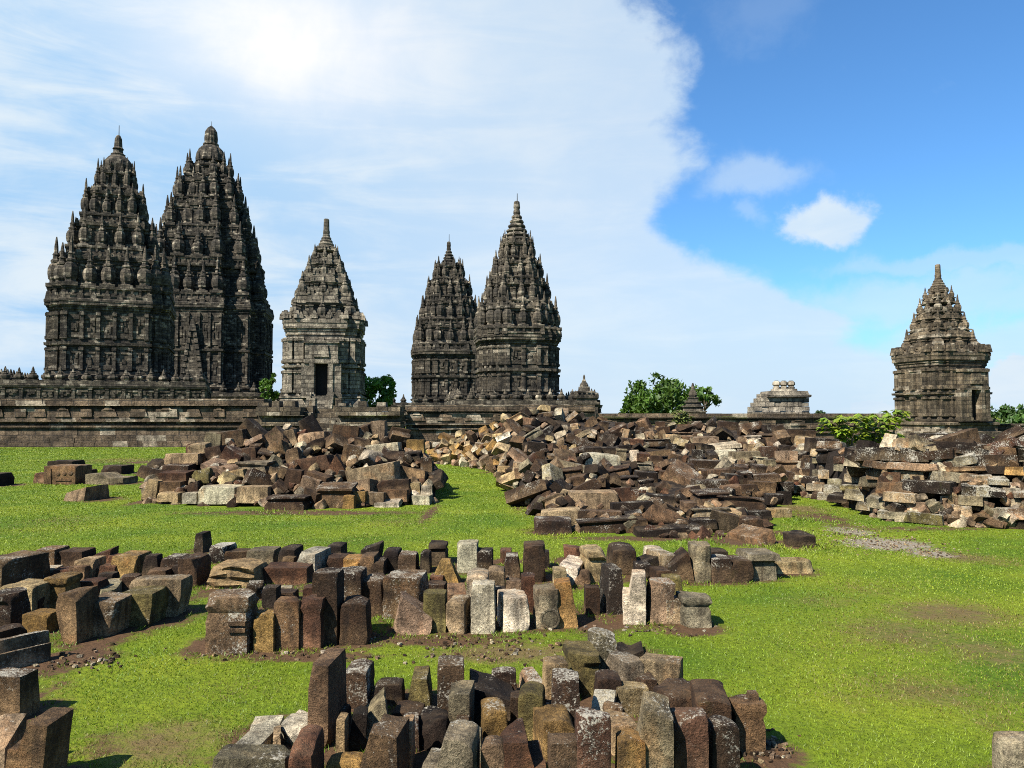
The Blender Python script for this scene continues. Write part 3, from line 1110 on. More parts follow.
# x0 x1  top-back  top-front  foot   kind tone lichen turn lean | label
FRONT = """
315 340 643 667 745 b m .2 -4 0|tallest brown squared slab standing at the left of the front stone group
346 372 657 671 706 r d .75 0 0|dark round-topped upright with white lichen, just right of the tallest front slab
374 405 676 684 704 r k .3 3 0|low blackish round-topped stone behind the slanted grey wedge, front group
364 393 686 700 738 w g .2 10 -8|small grey-brown wedge with slanted top, right of the dark upright in the front group
360 407 712 738 795 u m .5 -6 6|big speckled slab with a pointed leaning top in the front group's lower middle
293 320 722 746 805 r r .2 2 0|dark reddish rounded upright beside the pale slabs at the front group's left end
218 291 749 759 788 b g .4 0 0|long pale grey block lying lowest at the front group's left end
240 272 725 748 757 b l .4 -6 0|flat pale slab with a squared end, above the long pale grey block
250 284 715 727 734 b l .3 8 0|thin flat pale slab behind the other pale slabs, touching the grass
283 316 709 728 742 i l .3 0 0|broken pale flagstone leaning against the foot of the tallest front slab
271 283 724 734 749 b t .3 15 0|small pale upright chip between the flat pale slabs
326 364 754 762 785 r y .3 0 0|low rounded ochre stone lying at the foot of the pointed speckled slab
338 347 716 721 757 b t .3 0 0|thin tan post below the tallest front slab
332 349 703 711 730 b d .4 -5 0|small dark brown block wedged behind the thin tan post
347 366 704 713 748 r k .3 8 6|blackish lump with a rounded head between thin tan post and grey wedge
393 426 699 712 727 r d .2 0 0|low dark brown hump behind the pale stepped block's left shoulder
395 413 714 724 770 b c .3 0 0|pinkish stone with a pale flat top beside the pointed speckled slab
416 452 706 722 748 i k .3 -8 0|blackish rugged stone just behind the big grey stepped block
408 433 664 681 712 u o .5 3 0|olive upright with a narrow crown, back of the front group
436 465 654 666 720 b d .8 4 0|tall dark squared upright splashed with white lichen, back of the front group
450 473 680 694 742 b g .4 -4 0|slim pale grey-olive slab standing against the lichen-splashed dark upright
467 517 664 690 725 w k .2 6 0|large blackish boulder-like block sloping away, middle of the front group
490 517 666 672 700 r d .7 0 0|dark stone with lichen peeping out behind the large blackish sloping block
478 509 695 710 748 r y .3 8 0|rounded ochre-brown stone in front of the large blackish sloping block
424 479 719 740 815 s g .4 -5 0|big grey stepped block at the bottom of the front group
470 482 724 732 760 b g .3 0 0|narrow grey filler stone between the big stepped block and ochre-brown stone
480 506 733 744 806 r c .4 0 0|pinkish post at the bottom, right of the big grey stepped block
499 545 716 742 806 s r .3 4 0|broad reddish brown block with a side step at the bottom of the front group
517 547 679 692 742 r o .2 -5 0|olive-brown round-shouldered post in the middle of the front group
521 550 661 686 706 f c .7 18 0|tilted pinkish block with a sloping lichened top at the back of the front group
543 567 655 664 705 b t .3 6 0|tan block with flat sunlit top behind the white-flecked dark post
550 581 667 680 738 b d .8 -3 0|dark post flecked with white in the front group's middle
532 573 702 720 757 b y .3 14 0|broad squat ochre block in the front group's middle
548 579 736 744 806 b m .5 3 0|brown stone right below the broad ochre block
577 609 706 717 806 b r .6 0 0|tall dark red-brown post at the bottom, left of the ochre ragged stone
564 598 641 656 695 n o .2 8 0|olive-brown block with stepped shoulders at the back of the front group
589 615 627 634 676 b g .9 0 0|grey upright blotched with white, furthest back in the front group
616 644 640 650 657 k k .1 -6 0|low blackish saddle-shaped stone on the grass behind the front group
609 641 650 662 697 b g .6 22 0|pale grey squared block turned sideways beside the blotched grey upright
640 683 654 662 697 b t .4 -24 0|sunlit tan cube turned cornerwise at the back right of the front group
595 621 668 678 712 r d .4 0 0|dark round-topped stone under the blotched grey upright
612 649 680 689 715 b t .6 10 0|low tan block with a pale flat top before the sunlit tan cube
588 618 689 707 734 f l .9 -12 0|whitest flat-topped stone, lichen covered, in the front group
602 634 709 726 752 b t .5 12 0|low pale ledge stone above the ragged ochre post
616 645 728 738 808 r y .5 0 0|ragged ochre post at the bottom of the front group
625 673 690 702 806 s g .6 -3 0|tallest pale grey pillar, stepped side, at the front group's bottom right
650 708 676 696 738 i d .4 4 0|big dark weathered block, top right of the pale grey pillar
688 733 676 700 760 r d .2 -8 0|largest dark brown round-backed stone near the front group's right end
672 706 709 717 798 b r .5 0 0|red-brown squared post right of the tallest pale grey pillar
705 738 712 724 792 r d .5 5 0|dark speckled post under the round-backed stone at the front group's right
731 762 694 704 752 n m .4 0 0|brown stone with a knob on top at the front group's right end
"""
MIDDLE = """
211 254 588 597 653 n m .7 0 0|widest capped block with a dark overhanging top, middle row's left end
256 276 609 614 651 b y .4 0 0|narrow pale ochre slab next to the widest capped block
277 302 596 602 649 b m .5 0 0|plain mid brown upright third from the near left end of the middle row
303 324 594 600 648 n r .3 0 0|reddish upright with a dark groove across it in the middle row
320 341 567 574 644 b d .5 0 0|tall dark upright rising over its neighbours in the middle row
341 371 593 602 644 r d .4 3 0|dark upright with a rounded shoulder at the edge of the brown bare patch
315 339 567 573 615 b d .6 0 0|dark lichen-flecked stone mostly hidden behind the tall dark upright
338 364 566 573 617 b d .7 0 0|dark lichen-flecked stone with a squared top behind the rounded-shoulder upright
363 386 571 580 615 r d .5 0 0|dark round-headed stone standing clear behind the bare patch
386 426 569 578 618 b m .8 -4 0|broad brown block with white lichen behind the leaning pinkish wedge
391 431 590 600 634 w c .3 6 12|leaning pinkish wedge of the middle row, beside the bare patch
423 447 588 594 631 b o .2 0 0|plain dark olive upright right of the leaning pinkish wedge
446 471 593 601 632 r c .5 -8 0|short tan stone with pale sloping top right of the dark olive upright
471 496 579 585 632 b l .4 0 0|tall pale sandstone-coloured post in the middle row
466 490 566 574 616 r l .3 0 0|pale round-topped stone just behind the tall pale post
497 529 588 598 630 b l .5 10 0|pale squat block right of the tall pale post
533 560 583 590 628 c g .2 0 0|grey rounded stone with a carved ring on its front
555 578 577 583 627 u y .2 0 -5|ochre tapering stone leaning beside the carved ring stone
585 599 584 588 614 b d .2 0 0|small dark tablet standing alone on bare earth in the middle row
600 623 561 570 614 u k .8 8 0|blackish tapering stone streaked with white behind the stepped pale stone
621 648 569 577 624 s l .4 -8 0|brightest pale stone with stepped notches down its side
647 670 577 583 623 b c .4 0 4|pinkish leaning slab right of the stepped pale stone
663 681 573 579 600 b o .3 0 0|olive block set atop the pale foot stone near the middle row's right end
664 683 594 599 623 b t .7 0 0|pale lichened foot stone at the middle row's right end
680 708 591 598 627 n g .3 0 0|banded grey-brown block ending the middle row on the right
"""
BACK = """
214 265 558 567 588 z t .2 0 0|large log-like tan stone with wavy ridges, back row
250 278 546 551 563 b g .3 0 0|pale grey slab lying behind the log-like tan stone
282 300 543 549 565 r k .2 0 0|blackish round-headed stone behind the seamed red-brown beam
284 296 555 558 567 b m .2 0 0|small brown cube in front of the blackish round-headed stone
266 311 562 568 583 m r .2 0 0|long red-brown beam with a seam in its middle, back row
302 327 546 554 572 b l .6 -8 0|broad pale block between dark cubes in the back row
329 345 540 546 558 r k .2 0 0|dark rounded stone behind, right of that row's broad pale block
329 347 553 558 569 b d .2 0 0|dark brown cube right beside the broad pale back-row block
346 363 554 559 570 b y .3 0 0|small ochre block right of the dark brown cube, back row
361 380 537 543 562 w k .2 0 8|blackish leaning block with a raised corner, back row
362 377 551 557 575 b m .2 0 0|mid brown block in front of the blackish leaning one
384 401 546 551 570 r k .2 0 0|dark squat upright right of the blackish leaning block, back row
399 418 550 555 572 b m .6 0 0|brown upright between the dark squat upright and the slim dark post
421 431 548 552 572 r k .2 0 0|slim dark post left of the notched wide-headed stone
430 447 540 545 564 n k .1 0 0|dark notched stone with a wide head behind the tan gable-shaped stone
430 462 556 562 585 p y .2 0 0|tan gable-shaped stone of the back row
458 478 539 544 572 b l .3 0 0|whitest tall post of the back row
477 493 547 551 572 b k .5 0 0|dark grey upright right of the whitest tall post
487 506 564 571 594 r c .3 0 0|pinkish round-topped stone behind the pale squat block
503 521 551 557 580 u d .7 0 0|tapering dark lichened stone left of the tall brown post
505 522 577 581 594 b c .3 0 0|low pinkish block before the tapering dark lichened stone
521 535 572 577 612 b r .2 0 0|slim dark red post behind the carved ring stone
523 545 540 546 582 b d .2 0 0|tall dark brown post, tallest of the back row
542 549 549 552 567 b k .2 0 0|thin dark slab tucked behind the tall dark brown post
555 585 554 566 584 b l .3 -14 10|pale block tipped on its edge right of the tall dark brown post
564 582 544 549 562 i r .2 0 0|rough dark red stone behind the tipped pale block
581 605 543 552 582 n t .3 8 0|pale-topped stone with dark hollow front, back row
608 635 540 549 574 r d .2 0 0|dark hunched stone beside the pale-topped hollow one
634 656 550 557 575 w k .2 0 0|blackish slanted block left of the ridged pale stone
645 661 542 550 566 b l .2 0 0|pale corner stone peeping out behind the ridged pale block
650 675 548 556 577 b t .7 14 0|ridged pale block with lichen, right of the blackish slanted block
668 691 546 554 582 w d .4 0 -10|dark leaning wedge between ridged pale block and grooved drum
689 710 540 546 582 c g .4 0 0|grooved drum-like grey stone in the back row
708 726 547 551 562 r k .1 0 0|low blackish rounded stone behind the lichened pair
709 728 554 559 582 b d .8 0 0|dark lichened block right of the grooved drum
725 750 554 560 582 r d .3 0 0|dark rounded slab left of the capped pedestal
744 772 549 555 580 n g .4 0 0|pedestal stone with a flat pale cap at the back row's right end
770 811 557 562 573 v t .2 6 0|hollowed tan trough stone lying on the grass past the capped pedestal
"""
LEFT = """
-12 38 550 560 589 b m .6 -18 0|large slab at the far back of the left group
42 63 545 550 569 b m .6 0 0|brown lichened block with a clean top behind the pale flat stone, left group
32 42 557 560 568 b l .3 0 0|small pale cube beside the large slab
64 90 547 552 568 b d .1 0 0|wide dark brown block in the back line of the left group
32 58 565 572 579 b c .5 10 0|flat block with a pinkish pale top in the left group
80 101 555 561 578 b t .4 4 0|tan squared block in front of the wide dark brown one
58 81 566 570 578 b r .3 0 0|low reddish block between flat pinkish stone and tan squared block
93 114 544 549 566 w r .2 10 6|tilted red-brown block with a raised corner, back line of the left group
110 121 553 556 566 b r .2 0 0|small red-brown cube right of the tilted block
103 120 562 566 577 b r .2 0 0|low red cube before the tilted red-brown block
120 144 550 557 576 b y .3 0 0|ochre-topped block in the back line of the left group
145 162 553 556 575 u k .4 0 0|blackish narrow-headed upright right of the ochre-topped block
166 185 553 559 576 b d .7 0 0|dark block with white patches near the left group's right end
185 204 551 559 586 b d .3 0 0|tall dark squared block at the left group's right end
198 208 530 534 552 u k .3 0 0|narrow dark stone standing up behind the tall dark squared block
213 232 542 547 562 b k 1 -4 0|black slab densely speckled white, left of the log-like tan stone
9 50 578 587 614 b t .3 -6 0|big tan block with a pale top, second line of the left group
52 74 572 578 608 n y .3 0 0|tall ochre block with worn grooves in the left group
-4 22 587 595 630 n d .7 0 0|dark capped pillar with lichened shaft at the left edge
68 93 586 594 642 t m .2 -6 -6|leaning dark grey-brown slab narrowing to its foot, left group
92 126 592 602 635 t c .6 0 0|pinkish corbel stone narrowing to its foot, left group
96 127 577 590 600 b g .3 20 0|grey-topped block behind the pinkish corbel stone
128 161 585 594 626 t o .4 0 0|two-part corbel stone with a narrow stem, left group
135 187 574 580 616 t t .4 0 0|largest pale block with a broad smooth front at the left group's right end
82 104 577 582 600 b r .2 0 0|reddish block hidden between ochre grooved block and grey-topped block
29 57 608 615 632 b y .3 -4 0|low tan brick-like block behind the long ledged beam
2 33 618 645 674 s c .8 -34 0|long ledged beam pointing away from the viewer, left edge
-14 16 623 634 652 b d .2 -20 0|dark block with a grey flat top at the very left edge
-12 32 667 677 718 b m .5 -4 0|dark brown cut block below the long ledged beam, left edge
-14 15 713 726 775 f c .5 0 0|slanting pinkish-topped stone at the left edge near the bottom corner
17 54 706 724 790 s m .2 0 5|large tilted brown stone with a tan ledge in the bottom left corner
"""
LONE = """
53 84 463 466 484 b m .3 0 0|brown carved slab standing on the lawn left of the near heap
54 79 459 461 470 b k .2 0 0|dark block just behind the brown carved slab on the lawn
37 52 472 473 483 b m .2 0 0|low brown stub left of the carved slab on the lawn
84 93 468 470 481 b d .2 0 0|small dark stub right of the carved slab on the lawn
93 131 471 474 484 s g .3 0 0|grey step-shaped moulding stone lying on the lawn
107 128 464 466 474 b k .3 0 0|dark block behind the grey step-shaped moulding stone
73 101 479 487 501 w c .4 -10 0|broken pale-topped stone sunk in grass, alone before the others on the lawn
-8 6 472 474 486 b k .1 0 0|blackish stone cut by the picture's left edge, on the lawn
534 571 516 521 533 b d .6 0 0|dark lichened block lying on the grass before the central heap
489 506 454 457 473 b m .3 0 0|square brown block at the head of the grass passage between the heaps
786 809 530 536 547 i k .3 0 0|mossy black rock half hidden in long grass
732 769 523 532 544 w m .5 22 -6|tilted wedge-ended beam in long grass at the central heap's right foot
1000 1046 736 742 790 b g .4 -6 0|pale grey block cut off by the bottom right corner
"""
FILL = """
247 264 580 584 599 i d .5 10 0|small rugged dark stone wedged beside the widest capped block, middle row
264 279 584 588 608 b k .3 0 0|short blackish block between capped block and plain mid brown upright
271 298 588 593 602 b d .2 4 0|flat dark block lying behind the plain mid brown upright
280 293 586 588 593 b l .3 14 0|thin pale chip lying on edge behind the plain mid brown upright
305 318 584 588 600 b r .2 0 0|little red cube behind the grooved reddish upright
371 386 557 562 575 b d .3 0 0|dark cube right behind the round-headed stone near the bare patch
412 428 571 577 592 b k .2 6 0|blackish block behind the broad brown block's right shoulder
427 447 580 585 598 b d .3 -5 0|low dark block behind the plain dark olive upright
446 467 582 588 602 f m .3 8 0|brown block with sloping top behind the short tan stone
430 444 573 577 586 b r .2 0 0|small red-brown block in front of the tan gable-shaped stone
492 505 585 590 606 b d .4 0 0|dark block squeezed behind tall pale post and pale squat block
553 566 566 571 590 b t .3 0 0|small tan block behind the ochre tapering stone
574 590 567 572 585 i m .3 0 0|small brown lump on the earth behind the lone small tablet
634 650 560 565 580 b k .3 0 0|blackish block behind the brightest stepped stone
652 668 566 571 586 b d .3 6 0|dark block between pinkish leaning slab and ridged pale block
466 480 549 553 566 b d .3 0 0|small dark block leaning by the whitest tall post's foot
500 512 547 551 562 b r .2 0 0|small red block left of the tallest post in the back row
300 316 553 557 568 b d .2 0 0|small dark block tucked left of the broad pale back-row block
227 250 548 552 562 b m .3 4 0|flat brown block behind the log-like tan stone
24 44 595 599 612 b d .4 0 0|dark block under the big tan pale-topped block, left group
74 90 563 567 580 b m .3 0 0|brown cube behind the tall ochre grooved block
122 140 573 577 590 b d .3 8 0|dark flat block behind the two-part corbel stone
150 170 567 571 583 b m .3 0 0|brown block peeping out behind the largest pale block, left group
20 40 580 584 596 b r .3 0 0|reddish block just behind the dark capped pillar's shoulder
100 116 571 574 586 b k .2 0 0|blackish block behind grey-topped block, left group
176 192 562 566 580 b k .3 0 0|low blackish block before the tall dark squared block
402 420 712 722 750 b d .5 8 0|dark speckled block between pointed slab and big grey stepped block
456 470 712 720 748 b m .4 0 0|short brown block at the foot of the slim grey-olive slab
540 556 700 708 738 b k .5 0 0|blackish block hidden behind the broad ochre block
604 622 700 708 735 b m .6 6 0|brown block between whitest flat stone and tallest grey pillar
636 656 672 680 706 b d .5 10 0|dark block below the sunlit tan cube
372 388 724 732 765 b d .4 0 0|narrow dark block behind the pointed speckled slab's shoulder
300 318 742 750 790 b k .3 6 0|blackish stone right of the reddish rounded upright at the bottom
510 524 690 698 728 b d .5 0 0|dark block between ochre-brown stone and olive-brown post
"""
GROUPS = dict(F="standing stones of the front group", M="standing stones of the middle row", B="standing stones of the back row", L="standing stones of the left group", A="stones lying alone on the lawn", X="small filler stones among the rows")


def carve(o, label, w, d, h, tone):
    """carved details that stand proud of a stone's front face"""
    mb = MB()
    yf = -d / 2

    def disc(x, z, r, t, seg=12, ring=0.0):
        a = [2 * math.pi * i / seg for i in range(seg)]
        if ring:
            rs = [[(x + math.cos(q) * rr_, y, z + math.sin(q) * rr_) for q in a] for rr_, y in ((r, yf + .01), (r, yf - t), (r * ring, yf - t), (r * ring, yf + .01))]
            mb.loft(rs, False)
        else:
            mb.loft([[(x + math.cos(q) * r * k, y, z + math.sin(q) * r * k) for q in a] for k, y in ((1, yf + .01), (1, yf - t * .6), (.6, yf - t))])
    name = "carving"
    if "carved ring on" in label:
        disc(w * .1, h * .36, w * .36, .007, 20, .8)
        disc(w * .1, h * .36, w * .27, .006, 20)
    elif "carved slab standing" in label:
        mb.box((-w * .28, yf, h * .5), (w * .02, .02, h * .42))
        for k in range(3):
            disc(w * (-.05 + .2 * k), h * .66, w * .07, .03, 8)
        mb.box((w * .12, yf, h * .3), (w * .25, .02, h * .04))
    elif "with a knob" in label:
        name = "knob"
        mb.box((w * .22, 0, h + .02), (w * .2, d * .25, .05), 0, .7)
    elif "flat pale cap" in label:
        name = "cap"
        mb.box((0, 0, h + .012), (w * .58, d * .6, .03), .05, .92)
    elif "widest capped block" in label and "next" not in label and "beside" not in label and "dark overhanging" in label:
        for k in range(2):
            mb.box((w * .26, yf + .004, h * (.62 - .12 * k)), (w * .2, .018, h * .035))
    else:
        return
    c = np.array(TONE[tone]) * .6
    mb.c = [(*c.tolist(), .4)] * len(mb.v)
    mb.build(name, M_STONE, o, 40)


def standing(table, gk):
    for ln in table.strip().split('\n'):
        spec, label = ln.split('|')
        v = spec.split()
        x0, x1, yt, yf, yb = map(float, v[:5])
        kind, tone, lich, turn, lean = v[5], v[6], float(v[7]), float(v[8]), float(v[9])
        r = random.Random(hash((x0, yb)) & 0xffff)
        cx = (x0 + x1) / 2
        g = gnd(cx, yb)
        rr_ = ray(cx, yf)
        h = CAM_H + rr_.z * g.y / rr_.y
        w = (x1 - x0) * g.y / F
        rb = ray(cx, yt)
        d = (h - CAM_H) / (rb.z / rb.y) - g.y if rb.z < -0.01 else w
        d = min(max(d, .5 * w, .12), max(1.9 * w, .34), .75)
        th = R(turn)
        # keep the apparent width when the stone is turned
        w_ = max(.4 * w, (w - abs(math.sin(th)) * d * .8) / max(.6, math.cos(th)))
        M = Matrix.Translation((g.x + g.x / g.y * d * .5, g.y + d / 2, -.035)) @ Matrix.Rotation(th, 4, 'Z') @ Matrix.Rotation(R(lean), 4, 'Y')
        o = stone_obj("carved_stone", w_, d, h + .035, kind, tone, M, r, 9 if gk != 'A' else 7, lich)
        tag(o, label, "stone", GROUPS[gk])
        carve(o, label, w_, d, h, tone)
        DIRT_SPOTS.append((g.x, g.y + d / 2, max(w, d) * .7 + .09))
        FOOT.append((g.x, g.y + d / 2, w * .5, d * .5))


standing(FRONT, 'F')
standing(MIDDLE, 'M')
standing(BACK, 'B')
standing(LEFT, 'L')
standing(LONE, 'A')
standing(FILL, 'X')

# ------------------------------------------------------------------ rubble heaps
HEAPL_TOP = [(140, 486), (158, 456), (200, 440), (240, 428), (280, 424), (330, 427), (360, 424), (395, 432), (420, 446), (437, 470)]
HEAPL_BASE = [(140, 503), (180, 505), (300, 510), (350, 508), (437, 503)]
HEAPC_TOP = [(424, 444), (450, 434), (490, 425), (515, 413), (545, 405), (580, 411), (620, 418), (660, 421), (720, 421), (790, 425), (820, 436), (845, 446), (890, 447), (912, 441), (940, 438), (1000, 440), (1070, 440), (1110, 450), (1180, 500)]
HEAPC_BASE = [(424, 462), (488, 470), (510, 488), (535, 517), (560, 530), (640, 536), (700, 538), (745, 536), (775, 528), (792, 494), (840, 503), (890, 521), (960, 527), (1024, 530), (1070, 533), (1180, 535)]


def depth_l(px, py):
    b = lerp_tab(HEAPL_BASE, px)
    dy = max(0, b - py)
    return gnd(px, b).y + .028 * dy + .00028 * dy * dy


def depth_c(px, py):
    b = lerp_tab(HEAPC_BASE, px)
    dy = max(0, b - py)
    k = min(1, max(0, (px - 790) / 60))
    near = .03 * dy + .00072 * dy * dy
    wallish = .005 * dy + .00006 * dy * dy + .05 * max(0, dy - 78)
    return gnd(px, b).y + near * (1 - k) + wallish * k


# x0 x1 y0 y1 kind tone tilt : blocks of the near-left heap that can be told apart in the photo
HEROES = """
165 198 454 465 b t 0;162 188 465 472 b d 0;160 187 472 482 b r 0;160 180 482 492 b m 0;158 179 493 502 b t 0;143 158 480 503 u t -12;182 197 493 504 b l 0;199 236 487 504 b l 0;237 268 487 503 b t 0
217 237 474 487 i t -20;192 209 470 485 i o 10;238 268 462 478 n g 0;266 305 497 513 n d 0;317 352 486 509 n m 0;343 355 495 510 r y 0;354 366 492 504 b y 0;367 384 493 505 b c 0;384 408 490 502 b m 0
348 397 466 484 b t 11;410 420 483 495 b t 0;420 432 486 497 b l 0;411 430 496 505 b l 0;366 399 444 454 b l 6;371 385 421 441 b c 0;299 325 433 444 b c 5;332 358 427 441 b d -6;406 424 440 453 b y 0
398 426 466 480 w m 0;420 432 458 475 b d 0;371 409 481 492 i d 4;375 400 501 506 b l 3;238 262 424 441 b k -42;262 284 431 447 b m 38;206 222 447 462 b d 12;222 242 450 464 b r -30;285 300 449 466 i m 15
298 330 452 474 w d 25;305 326 474 490 b m -18;326 342 456 480 w r 30;342 362 446 464 b m -12;228 246 470 480 r t 10;285 300 470 490 b d -8;300 318 478 494 b c -16;188 206 444 455 b t 4
"""
rub = []     # dicts


def near_rect(px, py, w, h, rects, k=.5):
    for (a, b, c, d) in rects:
        if a - w * k < px < b + w * k and c - h * k < py < d + h * k:
            return True
    return False


rects = []
for grp in HEROES.strip().replace('\n', ';').split(';'):
    v = grp.split()
    x0, x1, y0, y1 = map(float, v[:4])
    rects.append((x0, x1, y0, y1))
    rub.append(dict(heap='l', px=(x0 + x1) / 2, py=(y0 + y1) / 2, w=x1 - x0, h=y1 - y0, kind=v[4], tone=v[5], tilt=float(v[6]), hero=True))
rr = random.Random(3)
# the rest of the near-left heap
tries = []
for _ in range(2600):
    px = rr.uniform(150, 433)
    t, b = lerp_tab(HEAPL_TOP, px), lerp_tab(HEAPL_BASE, px)
    py = rr.uniform(t + 4, b - 5)
    w = rr.uniform(13, 32)
    h = rr.uniform(9, 17)
    if near_rect(px, py, w, h, rects, .22):
        continue
    if any(abs(px - q[0]) < (w + q[2]) * .36 and abs(py - q[1]) < (h + q[3]) * .34 for q in tries):
        continue
    tries.append((px, py, w, h))
    rub.append(dict(heap='l', px=px, py=py, w=w, h=h, kind=rr.choice('bbbbwsifn'), tone=rr.choice('dddddkkkkrmmctgl'), tilt=rr.gauss(0, 24), hero=False))

# central heap: jumbled, with lying courses towards its right end
tries = []
for _ in range(9000):
    px = rr.uniform(428, 900)
    t, b = lerp_tab(HEAPC_TOP, px), lerp_tab(HEAPC_BASE, px)
    if px > 800:
        b = min(b, 474 - (px - 800) * .3)
    py = t + 3 + (b - t - 6) * rr.random() ** .8
    Y = depth_c(px, py)
    k = F / Y
    w = max(7, (.2 + .62 * rr.random() ** 1.7) * k)
    h = max(5, rr.uniform(.13, .32) * k)
    if rr.random() < .06 and Y < 15:
        w *= 1.5
    if any(abs(px - q[0]) < (w + q[2]) * .37 and abs(py - q[1]) < (h + q[3]) * .35 for q in tries):
        continue
    tries.append((px, py, w, h))
    lay = 620 < px and rr.random() < .62
    tone = rr.choice('ddddddkkkkkrmmmctgl') if px > 520 else rr.choice('ttyycmml')
    rub.append(dict(heap='c', px=px, py=py, w=w, h=h, kind=rr.choice('bbbbbwsifnr') if not lay else rr.choice('bbbbn'), tone=tone, tilt=rr.gauss(0, 4) if lay else rr.gauss(0, 24), hero=False))

# coursed ruin wall on the right
row = 0
off = 0.0
while off < 92:
    hpx = rr.uniform(8.5, 12.5)
    px = 796 + row * 1.5 - rr.uniform(0, 12)
    while px < 1170:
        b = lerp_tab(HEAPC_BASE, px)
        t = lerp_tab(HEAPC_TOP, px)
        w = rr.choice((rr.uniform(10, 19), rr.uniform(16, 30), rr.uniform(20, 38))) * (.72 if px < 870 else 1.0)
        hh = hpx * (.75 + .25 * min(1, max(0, (px - 800) / 120)))
        py = b - (off + hpx * .5) * (.62 + .38 * min(1, max(0, (px - 800) / 120)))
        if py > t + 6 and rr.random() > .07:
            up = (b - py) / (b - t)
            wild = up > .66
            if px < 890 or row == 0:
                tone = rr.choice('ggggltmmodk')
            elif wild:
                tone = rr.choice('dddrkkmmcg')
            else:
                tone = rr.choice('ttymmcggddklgk')
            rub.append(dict(heap='r', px=px + w / 2, py=py, w=w * rr.uniform(.97, 1.03), h=hh * rr.uniform(.78, 1.06), kind=rr.choice('bbbbbrf') if not wild else rr.choice('bbwir'), tone=tone,
                            tilt=rr.gauss(0, 3.2) if not wild else rr.gauss(0, 13), hero=False))
        px += w + .4
    off += hpx
    row += 1
for _ in range(46):
    px = rr.uniform(840, 1090)
    t = lerp_tab(HEAPC_TOP, px)
    rub.append(dict(heap='r', px=px, py=t + rr.uniform(3, 18), w=rr.uniform(16, 40), h=rr.uniform(9, 16), kind=rr.choice('bbwifr'), tone=rr.choice('ddddrkkkmgt'), tilt=rr.gauss(0, 20), hero=False))

for q in rub:
    q['area'] = q['w'] * q['h'] + (500 if q['hero'] else 0)
    if q['px'] > 1030 or q['px'] < 0:
        q['area'] *= .1
rub.sort(key=lambda q: -q['area'])
NIND = 290
MEDIAN = {h: sorted(q['w'] * q['h'] for q in rub[:NIND] if q['heap'] == h) for h in 'lcr'}


def describe(q):
    dfn = q['heap']
    asp = q['w'] / q['h']
    shape = 'beam' if asp > 2.5 else ('slab' if asp > 1.9 else ('upright block' if asp < .85 else 'block'))
    if q['kind'] in 'i':
        shape = 'rough lump'
    elif q['kind'] == 'n':
        shape = 'grooved ' + shape.split()[-1]
    elif q['kind'] == 'w':
        shape = 'wedge'
    tl = abs(q['tilt'])
    pose = 'steep ' if tl > 30 else ('tilted ' if tl > 11 else '')
    top, base = (HEAPL_TOP, HEAPL_BASE) if dfn == 'l' else (HEAPC_TOP, HEAPC_BASE)
    t, b = lerp_tab(top, q['px']), lerp_tab(base, q['px'])
    up = (b - q['py']) / max(1, b - t)
    pos = 'at the foot of' if up < .3 else ('halfway up' if up < .68 else 'atop')
    where = {'l': 'the near heap', 'c': 'the central heap', 'r': 'the ruin wall'}[dfn]
    return f"{pose}{TWORD[q['tone']]} {shape} {pos} {where}"


by = {}
for q in rub[:NIND]:
    by.setdefault(describe(q), []).append(q)
ORD = "first second third fourth fifth sixth seventh eighth ninth tenth eleventh twelfth thirteenth fourteenth fifteenth sixteenth seventeenth eighteenth nineteenth twentieth".split()
for k, ls in by.items():
    ls.sort(key=lambda q: q['px'])
    for i, q in enumerate(ls):
        if len(ls) == 1:
            q['label'] = k
        else:
            q['label'] = f"{k}, {ORD[i]} from the left" if i < 20 else k
HG = {'l': "blocks of the near rubble heap", 'c': "blocks of the central rubble heap", 'r': "blocks of the ruin wall"}
rest = MB()
for i, q in enumerate(rub):
    r = random.Random(i * 31 + 5)
    Y = (depth_l if q['heap'] == 'l' else depth_c)(q['px'], q['py'])
    w, h = q['w'] * Y / F, q['h'] * Y / F
    d = r.uniform(.26, .5)
    if q['heap'] == 'r' or q['hero']:
        d = max(.3, min(.5, w))
    coursed = abs(q['tilt']) < 8 or q['hero']
    if q['hero']:
        Y -= .14
    if q['heap'] == 'r':
        Y += r.uniform(-.06, .16)
    p = at(q['px'], q['py'], Y)
    # face of the wall follows its line on the ground
    ang = 0.0
    if q['heap'] == 'r':
        b0, b1 = lerp_tab(HEAPC_BASE, q['px'] - 12), lerp_tab(HEAPC_BASE, q['px'] + 12)
        g0, g1 = gnd(q['px'] - 12, b0), gnd(q['px'] + 12, b1)
        ang = max(-.7, min(.7, math.atan2(g1.y - g0.y, g1.x - g0.x)))
        w = w / max(.7, math.cos(ang))
    rot = Euler((r.gauss(0, .06) if coursed else r.gauss(-.2, .5), R(-q['tilt']), (r.gauss(0, .05) + ang) if coursed else r.gauss(0, .5))).to_matrix().to_4x4()
    M = Matrix.Translation(p + Vector((0, d * .4, 0))) @ rot @ Matrix.Translation((0, 0, -h / 2))
    lich = {'l': .3, 'c': .42, 'r': .7}[q['heap']] + r.uniform(-.3, .25)
    if i < NIND:
        o = stone_obj("rubble_block", w, d, h, q['kind'], q['tone'], M, r, 6, lich, 1.2)
        tag(o, q['label'], "stone block", HG[q['heap']])
    else:
        stone_obj("", w, d, h, q['kind'], q['tone'], M, r, 4, lich, 1.2, store=rest)


